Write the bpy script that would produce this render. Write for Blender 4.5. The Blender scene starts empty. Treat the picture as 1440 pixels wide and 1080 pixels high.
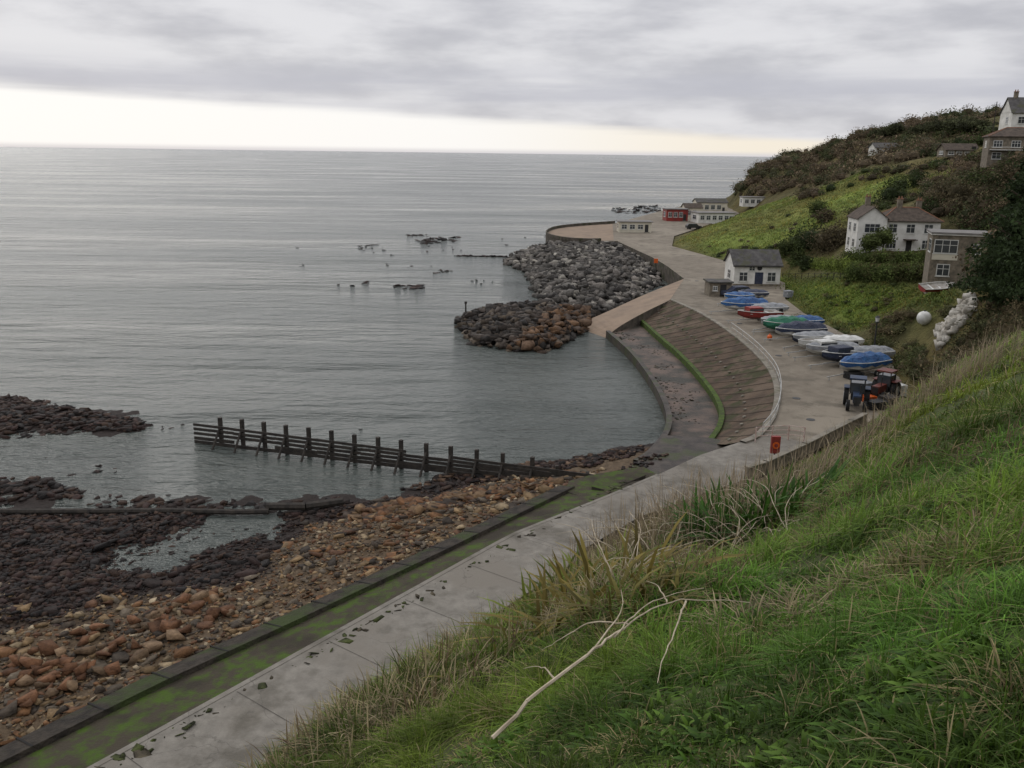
import bpy, bmesh, math, random, time
import numpy as np
from mathutils import Vector, Matrix, noise
from mathutils.geometry import tessellate_polygon
rng=np.random.default_rng(7); random.seed(7)
rad=math.radians
scene=bpy.context.scene
T0=time.time()
# ------------------------------------------------------------------ camera / survey of the place
EYE=23.0; PITCH=rad(14.57); ROLL=rad(0.75); FP=1250.0
Rm=Matrix.Rotation(math.pi/2-PITCH,3,'X')@Matrix.Rotation(ROLL,3,'Z')
Rn=np.array(Rm)
cd=bpy.data.cameras.new('camera'); cam=bpy.data.objects.new('camera',cd); scene.collection.objects.link(cam)
cam.matrix_world=Matrix.Translation((0,0,EYE))@Rm.to_4x4()
cd.sensor_width=36; cd.lens=36*FP/1440; cd.clip_start=0.1; cd.clip_end=90000
scene.camera=cam
def ray(u,v): return Rn@np.array([(u-720)/FP,(540-v)/FP,-1.0])
def S(u,v,z):
    d=ray(u,v); return np.array([0,0,EYE])+d*((z-EYE)/d[2])
def D(u,v,dist):
    d=ray(u,v); return np.array([0,0,EYE])+d*(dist/math.hypot(d[0],d[1]))
def SP(lst,z): return np.array([S(u,v,z) for u,v in lst])
# ------------------------------------------------------------------ materials
def mk(name,c1,c2=None,scale=1.0,rough=.9,bump=0.,bscale=None,attr=False,metal=0.,c3=None,s3=.15,stretch=None,spec=.3,lo=.35,hi=.65,bd=.05,stain=None,trans=0.,moss=None,cv=0.):
    m=bpy.data.materials.new(name); m.use_nodes=True; nt=m.node_tree; N=nt.nodes; L=nt.links
    b=N['Principled BSDF']; b.inputs['Roughness'].default_value=rough; b.inputs['Metallic'].default_value=metal
    b.inputs['Specular IOR Level'].default_value=spec
    g=N.new('ShaderNodeNewGeometry'); pos=g.outputs['Position']
    if stretch:
        mp=N.new('ShaderNodeMapping'); mp.inputs['Scale'].default_value=stretch; L.new(pos,mp.inputs[0]); pos=mp.outputs[0]
    def nz(sc,det=6):
        n=N.new('ShaderNodeTexNoise'); n.inputs['Scale'].default_value=sc; n.inputs['Detail'].default_value=det; n.inputs['Roughness'].default_value=.62
        L.new(pos,n.inputs['Vector']); return n.outputs['Fac']
    def rng_(o,a,bb,c=0.,d=1.):
        r=N.new('ShaderNodeMapRange'); r.inputs[1].default_value=a; r.inputs[2].default_value=bb; r.inputs[3].default_value=c; r.inputs[4].default_value=d; L.new(o,r.inputs[0]); return r.outputs[0]
    def mix(a,bb,f,mode='MIX'):
        x=N.new('ShaderNodeMix'); x.data_type='RGBA'; x.blend_type=mode
        for s,i in ((a,6),(bb,7)):
            if isinstance(s,tuple): x.inputs[i].default_value=(*s,1)
            else: L.new(s,x.inputs[i])
        if isinstance(f,float): x.inputs[0].default_value=f
        else: L.new(f,x.inputs[0])
        return x.outputs[2]
    if c2 is None: c2=tuple(k*.72 for k in c1)
    col=mix(c1,c2,rng_(nz(scale),lo,hi))
    if c3: col=mix(col,c3,rng_(nz(s3,4),.48,.62))
    if moss: col=mix(col,moss,rng_(nz(.62,8),.52,.6,0.,.85))
    if stain:
        col=mix(col,stain,rng_(nz(.37,9),.52,.64,0.,.85))
        v=N.new('ShaderNodeTexVoronoi'); v.feature='DISTANCE_TO_EDGE'; v.inputs['Scale'].default_value=.16
        n=N.new('ShaderNodeTexNoise'); n.inputs['Scale'].default_value=.5; n.inputs['Detail'].default_value=6; L.new(pos,n.inputs['Vector'])
        ad=N.new('ShaderNodeVectorMath'); ad.operation='MULTIPLY_ADD'; L.new(n.outputs['Color'],ad.inputs[0]); ad.inputs[1].default_value=(4,4,4); L.new(pos,ad.inputs[2]); L.new(ad.outputs[0],v.inputs['Vector'])
        col=mix(tuple(k*.55 for k in c2),col,rng_(v.outputs['Distance'],.0,.006,.4,1.))
    if attr:
        a=N.new('ShaderNodeAttribute'); a.attribute_name='Col'
        col=mix(a.outputs['Color'],col,1.0,'MULTIPLY')
    L.new(col,b.inputs['Base Color'])
    if bump>0:
        bp=N.new('ShaderNodeBump'); bp.inputs['Strength'].default_value=bump; bp.inputs['Distance'].default_value=bd
        L.new(nz(bscale or scale*4),bp.inputs['Height']); L.new(bp.outputs[0],b.inputs['Normal'])
    if trans>0:
        t=N.new('ShaderNodeBsdfTranslucent'); L.new(col,t.inputs[0]); ms=N.new('ShaderNodeMixShader'); ms.inputs[0].default_value=trans
        L.new(b.outputs[0],ms.inputs[1]); L.new(t.outputs[0],ms.inputs[2]); L.new(ms.outputs[0],N['Material Output'].inputs[0])
    return m
W3=(1,1,1)
M=dict(
 concrete=mk('concrete',(.225,.208,.178),(.145,.133,.113),1.6,.85,.6,14,c3=(.175,.158,.132),s3=.25,stain=(.10,.09,.072)),
 road=mk('road_concrete',(.20,.172,.132),(.14,.118,.09),.7,.9,.5,8,c3=(.23,.20,.155),s3=.06,stain=(.115,.099,.075)),
 darkconc=mk('wet_concrete',(.075,.062,.052),(.03,.026,.023),.9,.6,.8,6,c3=(.045,.052,.022),s3=.5,spec=.2),
 coping=mk('weedy_coping',(.055,.046,.036),(.022,.019,.016),1.6,.8,1.,5,c3=(.04,.055,.018),s3=.45,bd=.14,spec=.15),
 seawall=mk('seawall_concrete',(.12,.103,.084),(.055,.048,.04),1.2,.85,.6,7,moss=(.04,.045,.022),spec=.15),
 apron=mk('algae_concrete',(.055,.092,.014),(.055,.046,.032),1.5,.85,.9,9,c3=(.038,.032,.023),s3=.42,lo=.38,hi=.56,bd=.08,spec=.15),
 algae=mk('algae',(.065,.105,.016),(.035,.045,.018),2,.8,.6,9,spec=.15),
 platform=mk('wet_platform',(.12,.084,.064),(.045,.037,.03),.5,.6,.7,4,c3=(.032,.03,.022),s3=.25,spec=.22,bd=.06),
 revet=mk('revetment_concrete',(.092,.064,.044),(.048,.036,.027),.6,.85,.7,4,c3=(.115,.086,.062),s3=.2,moss=(.038,.042,.018),spec=.12),
 revtop=mk('coping_concrete',(.24,.217,.175),(.15,.135,.112),1,.85,moss=(.11,.105,.07)),
 joint=mk('joint_dark',(.085,.077,.066)),
 sand=mk('sand_concrete',(.25,.185,.13),(.18,.135,.098),.4,.9,.3,6),
 beach=mk('beach_gravel',W3,(.5,.48,.45),3.5,.85,1.0,9,attr=True,bd=.12,spec=.2),
 rock=mk('rock',(1.15,1.12,1.06),(.5,.47,.44),2.6,.82,.9,7,attr=True,bd=.1,spec=.2),
 wood=mk('weathered_timber',(.05,.042,.034),(.018,.016,.014),3,.8,.6,12),
 hill=mk('hillside_grass',(1.3,1.25,1.1),(.6,.6,.55),.45,.95,1.,1.6,attr=True,bd=.6,c3=(.85,.76,.62),s3=.09,spec=.1),
 soil=mk('foreground_turf',(.06,.085,.02),(.055,.06,.022),1.2,.95,1.,12),
 blade=mk('grass_blades',(1.15,1.15,1.1),(.75,.75,.75),2.,.6,attr=True,spec=.15,trans=.35),
 leaf=mk('leaves',(1.2,1.2,1.2),(.7,.7,.7),.7,.8,attr=True,spec=.12,trans=.25),
 white=mk('white_render',(.68,.67,.63),(.50,.49,.45),.8,.8,.3,3),
 cream=mk('cream_boards',(.56,.52,.42),(.46,.43,.35),.8,.7),
 stone=mk('stone_wall',(.22,.185,.14),(.10,.088,.068),1.9,.9,.8,3),
 redp=mk('red_paint',(.26,.03,.025),(.15,.03,.025),1,.5),
 glass=mk('window_glass',(.03,.035,.04),(.06,.065,.07),.5,.12,spec=.6),
 roofb=mk('brown_tile_roof',(.105,.083,.066),(.055,.045,.038),1.9,.9,.8,5,spec=.15),
 roofo=mk('orange_ridge_tile',(.26,.13,.08)),
 roofg=mk('grey_slate_roof',(.11,.105,.10),(.06,.057,.056),1.2,.9,.7,5,moss=(.075,.075,.05),spec=.15),
 flat=mk('felt_roof',(.20,.19,.18)),
 rustm=mk('dark_metal',(.04,.04,.04),None,3,.5,metal=.3),
 galv=mk('galvanised_rail',(.45,.45,.43),None,3,.45,metal=.2),
 gwhite=mk('gelcoat_white',(.62,.62,.59),(.42,.42,.39),1.5,.35,spec=.5),
 blue=mk('blue_tarpaulin',(.03,.12,.29),(.02,.06,.17),1.3,.5,1.,2.5,bd=.25),
 navy=mk('navy_tarpaulin',(.025,.035,.065),(.045,.05,.075),1.5,.6,1.,3,bd=.2),
 green=mk('green_tarpaulin',(.02,.12,.07),(.03,.17,.10),1.5,.6,1.,3,bd=.2),
 greyc=mk('grey_tarpaulin',(.30,.31,.32),(.17,.18,.19),1.5,.6,1.,3,bd=.2),
 tyre=mk('tyre',(.015,.015,.015)),
 wint=mk('boat_interior',(.22,.19,.15),(.35,.34,.32),2,.6),
 orange=mk('orange_plastic',(.65,.12,.02),None,1,.45),
 tblue=mk('tractor_blue',(.02,.045,.10),(.03,.035,.05),2,.5),
 tred=mk('tractor_red',(.17,.04,.03),(.08,.035,.03),2,.5),
 bark=mk('bark',(.06,.045,.03),None,3,.9,.6,9),
 branch=mk('dead_branch',(.50,.43,.32),(.28,.23,.16),8,.8),
 chalk=mk('chalk',(.52,.50,.45),(.28,.255,.21),.9,.9,.8,4),
)
# ------------------------------------------------------------------ mesh helpers
def np_mesh(name,V,facesets,mats,cols=None,smooth=False,mi=None):
    me=bpy.data.meshes.new(name); V=np.asarray(V,dtype=np.float32)
    me.vertices.add(len(V)); me.vertices.foreach_set('co',V.ravel())
    loops=np.concatenate([np.asarray(f,dtype=np.int32).ravel() for f in facesets])
    tot=np.concatenate([np.full(len(f),np.asarray(f).shape[1],dtype=np.int32) for f in facesets])
    st=np.concatenate([[0],np.cumsum(tot)[:-1]]).astype(np.int32)
    me.loops.add(len(loops)); me.loops.foreach_set('vertex_index',loops)
    me.polygons.add(len(tot)); me.polygons.foreach_set('loop_start',st); me.polygons.foreach_set('loop_total',tot)
    if smooth: me.polygons.foreach_set('use_smooth',np.ones(len(tot),dtype=bool))
    if mi is not None: me.polygons.foreach_set('material_index',np.asarray(mi,dtype=np.int32))
    me.update(calc_edges=True)
    if cols is not None:
        a=me.color_attributes.new('Col','FLOAT_COLOR','POINT')
        c=np.ones((len(V),4),dtype=np.float32); c[:,:3]=cols; a.data.foreach_set('color',c.ravel())
    for m in (mats if isinstance(mats,list) else [mats]): me.materials.append(m)
    o=bpy.data.objects.new(name,me); scene.collection.objects.link(o); return o
class MB:
    def __init__(s): s.v=[]; s.f=[]; s.m=[]
    def add(s,V,F,mi=0):
        o=len(s.v); s.v+= [tuple(map(float,p)) for p in V]
        for f in F: s.f.append(tuple(i+o for i in f)); s.m.append(mi)
    def box(s,cx,cy,cz,sx,sy,sz,mi=0,rz=0.,ry=0.):
        V=[]
        for z in (-.5,.5):
            for x,y in ((-.5,-.5),(.5,-.5),(.5,.5),(-.5,.5)):
                p=Vector((x*sx,y*sy,z*sz))
                if ry: p=Matrix.Rotation(ry,3,'Y')@p
                if rz: p=Matrix.Rotation(rz,3,'Z')@p
                V.append((p.x+cx,p.y+cy,p.z+cz))
        s.add(V,[(0,3,2,1),(4,5,6,7),(0,1,5,4),(1,2,6,5),(2,3,7,6),(3,0,4,7)],mi)
    def cyl(s,p0,p1,r0,r1=None,mi=0,n=8):
        r1=r0 if r1 is None else r1
        p0=Vector([float(k) for k in p0]); p1=Vector([float(k) for k in p1]); a=(p1-p0)
        if a.length<1e-6: return
        a.normalize(); u=a.orthogonal().normalized(); w=a.cross(u)
        V=[];
        for p,r in ((p0,r0),(p1,r1)):
            for k in range(n):
                t=2*math.pi*k/n; q=p+u*(math.cos(t)*r)+w*(math.sin(t)*r); V.append(tuple(q))
        F=[(k,(k+1)%n,n+(k+1)%n,n+k) for k in range(n)]+[tuple(range(n-1,-1,-1)),tuple(range(n,2*n))]
        s.add(V,F,mi)
    def tube(s,pts,r,mi=0,n=6):
        for a,b in zip(pts[:-1],pts[1:]): s.cyl(a,b,r,r,mi,n)
    def sphere(s,c,r,mi=0,n=12,sz=1.):
        V=[];F=[]; k=n//2
        for i in range(k+1):
            ph=math.pi*i/k
            for j in range(n):
                t=2*math.pi*j/n; V.append((c[0]+r*math.sin(ph)*math.cos(t),c[1]+r*math.sin(ph)*math.sin(t),c[2]+sz*r*math.cos(ph)))
        for i in range(k):
            for j in range(n): F.append((i*n+j,i*n+(j+1)%n,(i+1)*n+(j+1)%n,(i+1)*n+j))
        s.add(V,F,mi)
    def obj(s,name,mats,parent=None,loc=None,rz=0.,smooth=False):
        me=bpy.data.meshes.new(name); me.from_pydata(s.v,[],s.f)
        for m in (mats if isinstance(mats,list) else [mats]): me.materials.append(m)
        me.polygons.foreach_set('material_index',s.m)
        if smooth: me.polygons.foreach_set('use_smooth',[True]*len(s.f))
        bm=bmesh.new(); bm.from_mesh(me); bmesh.ops.recalc_face_normals(bm,faces=bm.faces); bm.to_mesh(me); bm.free(); me.update()
        o=bpy.data.objects.new(name,me); scene.collection.objects.link(o)
        if parent: o.parent=parent
        if loc is not None: o.location=[float(k) for k in loc]; o.rotation_euler[2]=rz
        return o
def empty(name,loc,rz=0.):
    e=bpy.data.objects.new(name,None); scene.collection.objects.link(e); e.location=[float(k) for k in loc]; e.rotation_euler[2]=rz; e.empty_display_size=.5; return e
def smooth_line(P,n):
    P=np.asarray(P,float); k=len(P); out=[]
    Q=np.vstack([2*P[0]-P[1],P,2*P[-1]-P[-2]])
    for i in range(k-1):
        a,b,c,d=Q[i],Q[i+1],Q[i+2],Q[i+3]
        for t in np.linspace(0,1,12,endpoint=False):
            out.append(.5*((2*b)+(-a+c)*t+(2*a-5*b+4*c-d)*t*t+(-a+3*b-3*c+d)*t**3))
    out.append(P[-1]); out=np.array(out)
    s=np.concatenate([[0],np.cumsum(np.linalg.norm(np.diff(out,axis=0),axis=1))])
    q=np.linspace(0,s[-1],n); return np.stack([np.interp(q,s,out[:,j]) for j in range(3)],1)
def lin_line(P,n):
    P=np.asarray(P,float); s=np.concatenate([[0],np.cumsum(np.linalg.norm(np.diff(P,axis=0),axis=1))])
    q=np.linspace(0,s[-1],n); return np.stack([np.interp(q,s,P[:,j]) for j in range(3)],1)
def loft(name,rows,mats,mis,smooth=False):
    n=len(rows[0]); V=np.vstack(rows); F=[];MI=[]
    for r in range(len(rows)-1):
        for i in range(n-1):
            F.append((r*n+i,r*n+i+1,(r+1)*n+i+1,(r+1)*n+i)); MI.append(mis[r])
    b=MB(); b.v=[tuple(map(float,p)) for p in V]; b.f=F; b.m=MI
    return b.obj(name,mats,smooth=smooth)
def prism(name,P,zb,mats):
    P=np.asarray(P,float); n=len(P)
    tri=tessellate_polygon([[Vector(p) for p in P]])
    b=MB(); b.add(list(P),[tuple(t) for t in tri],0)
    B=P.copy(); B[:,2]=zb; b.add(list(P)+list(B),[(i,(i+1)%n,n+(i+1)%n,n+i) for i in range(n)],1)
    return b.obj(name,mats)
def inpoly(X,Y,P):
    ins=np.zeros(X.shape,bool); n=len(P)
    for i in range(n):
        x0,y0=P[i][:2]; x1,y1=P[(i+1)%n][:2]
        if y0==y1: continue
        c=((y0>Y)!=(y1>Y))&(X<(x1-x0)*(Y-y0)/(y1-y0)+x0); ins^=c
    return ins
def distpoly(X,Y,P,closed=True):
    d=np.full(X.shape,1e9); n=len(P)
    for i in range(n if closed else n-1):
        x0,y0=P[i][:2]; x1,y1=P[(i+1)%n][:2]; dx,dy=x1-x0,y1-y0; L=dx*dx+dy*dy+1e-9
        t=np.clip(((X-x0)*dx+(Y-y0)*dy)/L,0,1); d=np.minimum(d,np.hypot(X-x0-t*dx,Y-y0-t*dy))
    return d
def make_rbf(C,c):
    C=np.array(C,float); n=len(C); X=C[:,:2]
    K=np.sqrt(((X[:,None]-X[None])**2).sum(-1)+c*c); P=np.hstack([np.ones((n,1)),X])
    A=np.zeros((n+3,n+3)); A[:n,:n]=K-np.eye(n)*.02; A[:n,n:]=P; A[n:,:n]=P.T
    w=np.linalg.solve(A,np.concatenate([C[:,2],np.zeros(3)]))
    def f(x,y):
        x=np.asarray(x,float); y=np.asarray(y,float); r=w[n]+w[n+1]*x+w[n+2]*y
        for i in range(n): r=r+w[i]*np.sqrt((x-X[i,0])**2+(y-X[i,1])**2+c*c)
        return r
    return f
def vnoise(x,y,s,seed=0):
    x=np.asarray(x,float)/s+seed*17.3; y=np.asarray(y,float)/s+seed*9.1
    xi=np.floor(x).astype(np.int64); yi=np.floor(y).astype(np.int64); fx=x-xi; fy=y-yi
    fx=fx*fx*(3-2*fx); fy=fy*fy*(3-2*fy)
    def h(a,b):
        k=(a*374761393+b*668265263+seed*1013)&0x7fffffff; k=((k^(k>>13))*1274126177)&0x7fffffff; return ((k^(k>>16))&0xffff)/65535.
    return (h(xi,yi)*(1-fx)+h(xi+1,yi)*fx)*(1-fy)+(h(xi,yi+1)*(1-fx)+h(xi+1,yi+1)*fx)*fy-.5
def fbm(x,y,s,seed=0): return vnoise(x,y,s,seed)+.5*vnoise(x,y,s/2.1,seed+1)+.25*vnoise(x,y,s/4.3,seed+2)
# ------------------------------------------------------------------ plan of the bay
dirp=np.array([.6,.8,0]); perp=np.array([.8,-.6,0])
near_inner=SP([(340,1080),(470,997),(600,913),(720,836),(807,780),(900,727),(1000,690),(1070,668),(1130,640),(1195,605),(1240,585),(1275,550),(1255,512),(1192,472),(1130,440),(1104,420),(1104,398),(1060,380),(1010,364),(985,357),(945,346),(948,332),(990,318),(1040,300),(1014,285)],3.)
inner=np.vstack([near_inner[0]-dirp*60,near_inner])
outer_a=SP([(130,1080),(400,930),(720,752),(850,700),(925,668),(985,640),(1040,622)],3.)
rev_top=SP([(1040,622),(1062,612),(1084,582),(1088,545),(1075,515),(1040,480),(990,445),(942,422)],3.)
rev_top=smooth_line(rev_top,40)
outer_c=SP([(962,392),(938,374),(918,362),(885,347),(868,339)],3.)
bast=smooth_line(SP([(868,339),(830,340),(795,338),(772,333),(768,328),(780,322),(810,318),(865,314)],3.),36)
outer_d=SP([(935,295),(1004,281)],3.)
outer=np.vstack([outer_a[0]-dirp*62,outer_a,rev_top[1:],outer_c[:-1],bast,outer_d])
prom=np.vstack([outer,inner[::-1]])
prism('promenade_road',prom,-2.,[M['road'],M['seawall']])
# hillside heights
C=[]
for p in inner: C.append(p)
def c_d(u,v,d): C.append(D(u,v,d))
for u,v,d in [(1190,357,145),(1330,360,140),(1260,364,137),(1310,400,105),(1385,405,100),(1318,412,100),(1298,455,86),(1200,440,108),(1250,480,90),(1340,480,75),(1440,440,72),(1440,400,82),(1440,340,100),
  (1100,352,170),(1000,345,195),(1100,312,205),(1200,280,205),(1300,250,205),(1340,230,205),(1200,242,250),(1100,290,250),(1040,303,290),(1250,302,172),(1340,300,150),(1400,260,150),(1440,228,150),
  (1055,240,385),(1085,224,380),(1140,212,370),(1180,203,350),(1230,195,330),(1300,188,300),(1350,182,280),(1395,194,230),(1440,196,190),(1440,168,260),(1100,268,330),(1150,262,300),
  (1150,225,480),(1250,205,480),(1060,250,480),(1440,185,420)]: c_d(u,v,d)
C+= [np.array(p,float) for p in [(0,0,12),(30,0,14),(10,20,8),(-20,0,9),(60,30,14),(400,100,50),(400,400,50),(90,0,22),(300,600,20)]]
hill_rbf=make_rbf(C,9.)
land=np.vstack([inner,[D(1022,280,460),D(1062,280,540),D(1170,280,640),(420,640,0),(420,-60,0),(-60,-60,0)]])
def hill(x,y):
    x=np.asarray(x,float); y=np.asarray(y,float)
    ins=inpoly(x,y,land); d=distpoly(x,y,land)
    z=hill_rbf(x,y); k=np.clip(d/11,0,1); k=k*(2-k)
    zz=2.75+(np.maximum(z,2.9)-2.75)*k+k*np.clip(d/30,0,1)*fbm(x,y,14,3)*2.0+k*.6*fbm(x,y,5,13)
    return np.where(ins,zz,np.where(d<1.5,2.7,-3.))
def Tt(u,v,f=None,t0=20,t1=650,n=420):
    f=f or hill
    d=ray(u,v); d=d/math.hypot(d[0],d[1]); t=np.linspace(t0,t1,n); X=d[0]*t; Y=d[1]*t; Z=EYE+d[2]*t
    h=f(X,Y); k=np.nonzero(Z<h)[0]
    if len(k)==0: return None
    i=k[0]; a=t[max(i-1,0)]; b=t[i]
    tt=np.linspace(a,b,20); hh=f(d[0]*tt,d[1]*tt); j=np.argmax(EYE+d[2]*tt<hh) if (EYE+d[2]*tt<hh).any() else -1
    q=tt[j]; return np.array([d[0]*q,d[1]*q,float(hh[j])])
xs=np.arange(-63,423,2.2); ys=np.arange(-60,643,2.2); GX,GY=np.meshgrid(xs,ys); GZ=hill(GX,GY)
nx=len(xs);ny=len(ys); idx=np.arange(nx*ny).reshape(ny,nx)
F=np.stack([idx[:-1,:-1],idx[:-1,1:],idx[1:,1:],idx[1:,:-1]],-1).reshape(-1,4)
V=np.stack([GX,GY,GZ],-1).reshape(-1,3)
keep=(V[F][:,:,2].max(1)>-2.9); F=F[keep]
def polyT(px): return [p for p in (Tt(u,v) for u,v in px) if p is not None]
field=polyT([(948,343),(1000,362),(1090,352),(1135,326),(1190,322),(1215,300),(1340,246),(1345,232),(1235,236),(1190,252),(1120,276),(1045,300),(992,318)])
gard=polyT([(1070,405),(1105,385),(1200,395),(1310,402),(1345,415),(1330,440),(1260,440),(1190,465),(1130,438)])
def hillcol(x,y):
    col=np.ones((len(x),3))*np.array([.095,.088,.045])
    for P,cc in ((field,(.15,.195,.05)),(gard,(.12,.17,.038))):
        ins=inpoly(x,y,P); dd=distpoly(x,y,P); k=np.where(ins,np.clip(.4+dd/4,0,1),np.clip(.4-dd/4,0,1))[:,None]
        nn=(1+.45*fbm(x,y,14,5))[:,None]
        col=col*(1-k)+np.array(cc)*nn*k
    br=np.clip(fbm(x,y,16,8)*3+.1,0,1)[:,None]; return col*(1-.45*br)+np.array([.16,.14,.06])*.45*br
np_mesh('hillside_terrain',V,[F],M['hill'],cols=hillcol(V[:,0],V[:,1]),smooth=True)
# ------------------------------------------------------------------ foreground hill (polar sheet round the viewpoint)
tab=[]
for u,v,rb in [(380,1080,9),(600,940,12),(740,855,14),(820,800,16),(900,752,18),(1000,712,21),(1120,675,26),(1200,622,30),(1260,577,35),(1350,510,44),(1440,460,52)]:
    d=ray(u,v); h=math.hypot(d[0],d[1]); tab.append((math.atan2(d[0],d[1]),-d[2]/h,rb))
tab=[(-math.pi,-.05,30),(rad(-110),.7,9),(rad(-60),1.15,7),(rad(-35),1.0,8)]+tab+[(rad(48),.06,60),(rad(90),-.05,60),(math.pi,-.05,30)]
tab=np.array(tab)
def fore_par(az):
    s=0;rb=0
    for o in (-.06,-.03,0,.03,.06):
        a=np.clip(az+o,-math.pi,math.pi); s=s+np.interp(a,tab[:,0],tab[:,1]); rb=rb+np.interp(a,tab[:,0],tab[:,2])
    return s/5,rb/5
azs=np.linspace(-math.pi,math.pi,1441); rps=[]
for a in azs:
    dx,dy=math.sin(a),math.cos(a); best=1e9
    for p,q in zip(inner[:13],inner[1:14]):
        ex,ey=q[0]-p[0],q[1]-p[1]; det=dx*(-ey)+dy*ex
        if abs(det)<1e-9: continue
        t=(p[0]*(-ey)+p[1]*ex)/det; s_=(dx*p[1]-dy*p[0])/det
        if t>0 and -1e-6<=s_<=1+1e-6: best=min(best,t)
    rps.append(best)
rps=np.array(rps)
sA,rA=fore_par(azs)
cA=np.where(rps<1e8,np.clip((20.2-sA*rps)/np.maximum(rps-rA,3)**2,0.0005,.2),.012)
def fore(x,y,bump=True):
    x=np.asarray(x,float); y=np.asarray(y,float); az=np.arctan2(x,y); r=np.hypot(x,y); s,rb=fore_par(az); c=np.interp(az,azs,cA)
    z=EYE-s*r-np.where(r<rb,1.6*(1-r/rb)**2,c*(r-rb)**2)
    if bump: z=z+np.clip((r-1)/6,0,1)*(fbm(x,y,1.9,2)*.42-.06)*np.clip((50-r)/20+.4,.3,1)
    return np.maximum(z,-6)
az_r=np.concatenate([np.arange(-180,-40,3.),np.arange(-40,45,.35),np.arange(45,181,3.)]); az_r=np.radians(az_r)
rr=np.concatenate([[0.02],np.geomspace(.6,14,70),np.arange(14.3,40,.4),np.arange(40,110,1.4)])
AZ,RR=np.meshgrid(az_r,rr); X=np.sin(AZ)*RR; Y=np.cos(AZ)*RR; Z=fore(X,Y)
V=np.stack([X,Y,Z],-1).reshape(-1,3); nx=len(az_r); idx=np.arange(V.shape[0]).reshape(len(rr),nx)
F=np.stack([idx[:-1,:-1],idx[1:,:-1],idx[1:,1:],idx[:-1,1:]],-1).reshape(-1,4)
F=F[V[F][:,:,2].max(1)>-3]
np_mesh('grass_hill_terrain',V,[F],M['soil'],smooth=True)
def blades(name,P,h,w,phi,lean,col,mat=None):
    n=len(P); dx=np.cos(phi);dy=np.sin(phi); d=np.stack([dx,dy,0*dx],1); s=np.stack([-dy,dx,0*dx],1); up=np.array([0,0,1.])
    def pt(t): 
        k=lean[:,None]
        return P+d*(h[:,None]*k*t**1.7)+up*(h[:,None]*(t*np.sqrt(np.maximum(1-.8*k*k,.15))-.5*k*t*t))
    a=P-up*.03; b=pt(.4); c=pt(.75); e=pt(1.)
    W=w[:,None]*s
    V=np.stack([a-W*.7,a+W*.7,b-W,b+W,c-W*.75,c+W*.75,e],1).reshape(-1,3)
    o=(np.arange(n)*7)[:,None]
    Q=np.vstack([o+np.array([[0,1,3,2]]),o+np.array([[2,3,5,4]])]); Tt_=o+np.array([[4,5,6]])
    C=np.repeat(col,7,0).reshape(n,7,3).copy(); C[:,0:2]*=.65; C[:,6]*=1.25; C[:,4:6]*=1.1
    return np_mesh(name,V,[Q,Tt_],mat or M['blade'],cols=C.reshape(-1,3))
def tufts(r0,r1,az0,az1,nt,nb,hh,ww,trad):
    az=rng.uniform(az0,az1,nt); r=np.sqrt(rng.uniform(r0*r0,r1*r1,nt)); s,rb=fore_par(az)
    ok=r<rb*1.12; az=az[ok]; r=r[ok]; rb=rb[ok]; x=np.sin(az)*r; y=np.cos(az)*r
    dens=fbm(x,y,1.1,11)
    m=dens>-.55; x=x[m];y=y[m];r=r[m];rb=rb[m];dens=dens[m]; n=len(x)
    th=hh*(.35+1.0*rng.random(n)**1.5)*(1+1.5*np.clip(dens,-.45,.6))
    base=np.array([.125,.19,.028])*(rng.uniform(.55,1.5,(n,1)))*np.stack([1+.55*np.clip(fbm(x,y,3,21),-.5,1),np.ones(n),1+0*x],1)
    dk=np.clip(fbm(x,y,1.6,27)*2.2,0,.55)[:,None]; base=base*(1-dk)
    edge=np.clip((r/rb-.70)/.24,0,1); az=np.arctan2(x,y); edge*=np.clip((rad(16)-az)/.2,.35,1)
    pst=.06+.42*edge+.38*(fbm(x,y,2.2,31)>.30)
    straw=rng.random(n)<pst
    base[straw]=np.array([.30,.245,.12])*rng.uniform(.4,1.1,(straw.sum(),1))
    k=nb; N=n*k; I=np.repeat(np.arange(n),k)
    a=rng.uniform(0,2*math.pi,N); q=np.sqrt(rng.random(N))*trad
    px=x[I]+np.cos(a)*q; py=y[I]+np.sin(a)*q; pz=fore(px,py)
    comb=fbm(x,y,4.,37)*4
    phi=a+rng.normal(0,.5,N); sel=rng.random(N)<.35; phi[sel]=(comb[I]+rng.normal(0,.5,N)-1.2)[sel]
    lean=np.clip(.35+.7*q/trad+rng.normal(0,.22,N),.05,1.15)
    h=th[I]*rng.uniform(.5,1.25,N); w=ww*rng.uniform(.6,1.3,N)
    c=base[I]*rng.uniform(.7,1.35,(N,1)); dry=rng.random(N)<.09; c[dry]=np.array([.32,.27,.14])*rng.uniform(.5,1.1,(dry.sum(),1))
    return np.stack([px,py,pz],1),h,w,phi,lean,c
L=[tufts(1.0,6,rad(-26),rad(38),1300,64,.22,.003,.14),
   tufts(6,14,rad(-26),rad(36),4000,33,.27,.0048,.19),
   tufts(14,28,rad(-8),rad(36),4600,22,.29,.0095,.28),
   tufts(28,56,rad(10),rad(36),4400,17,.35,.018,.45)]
blades('grass',*[np.concatenate([l[i] for l in L]) for i in range(6)])
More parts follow.
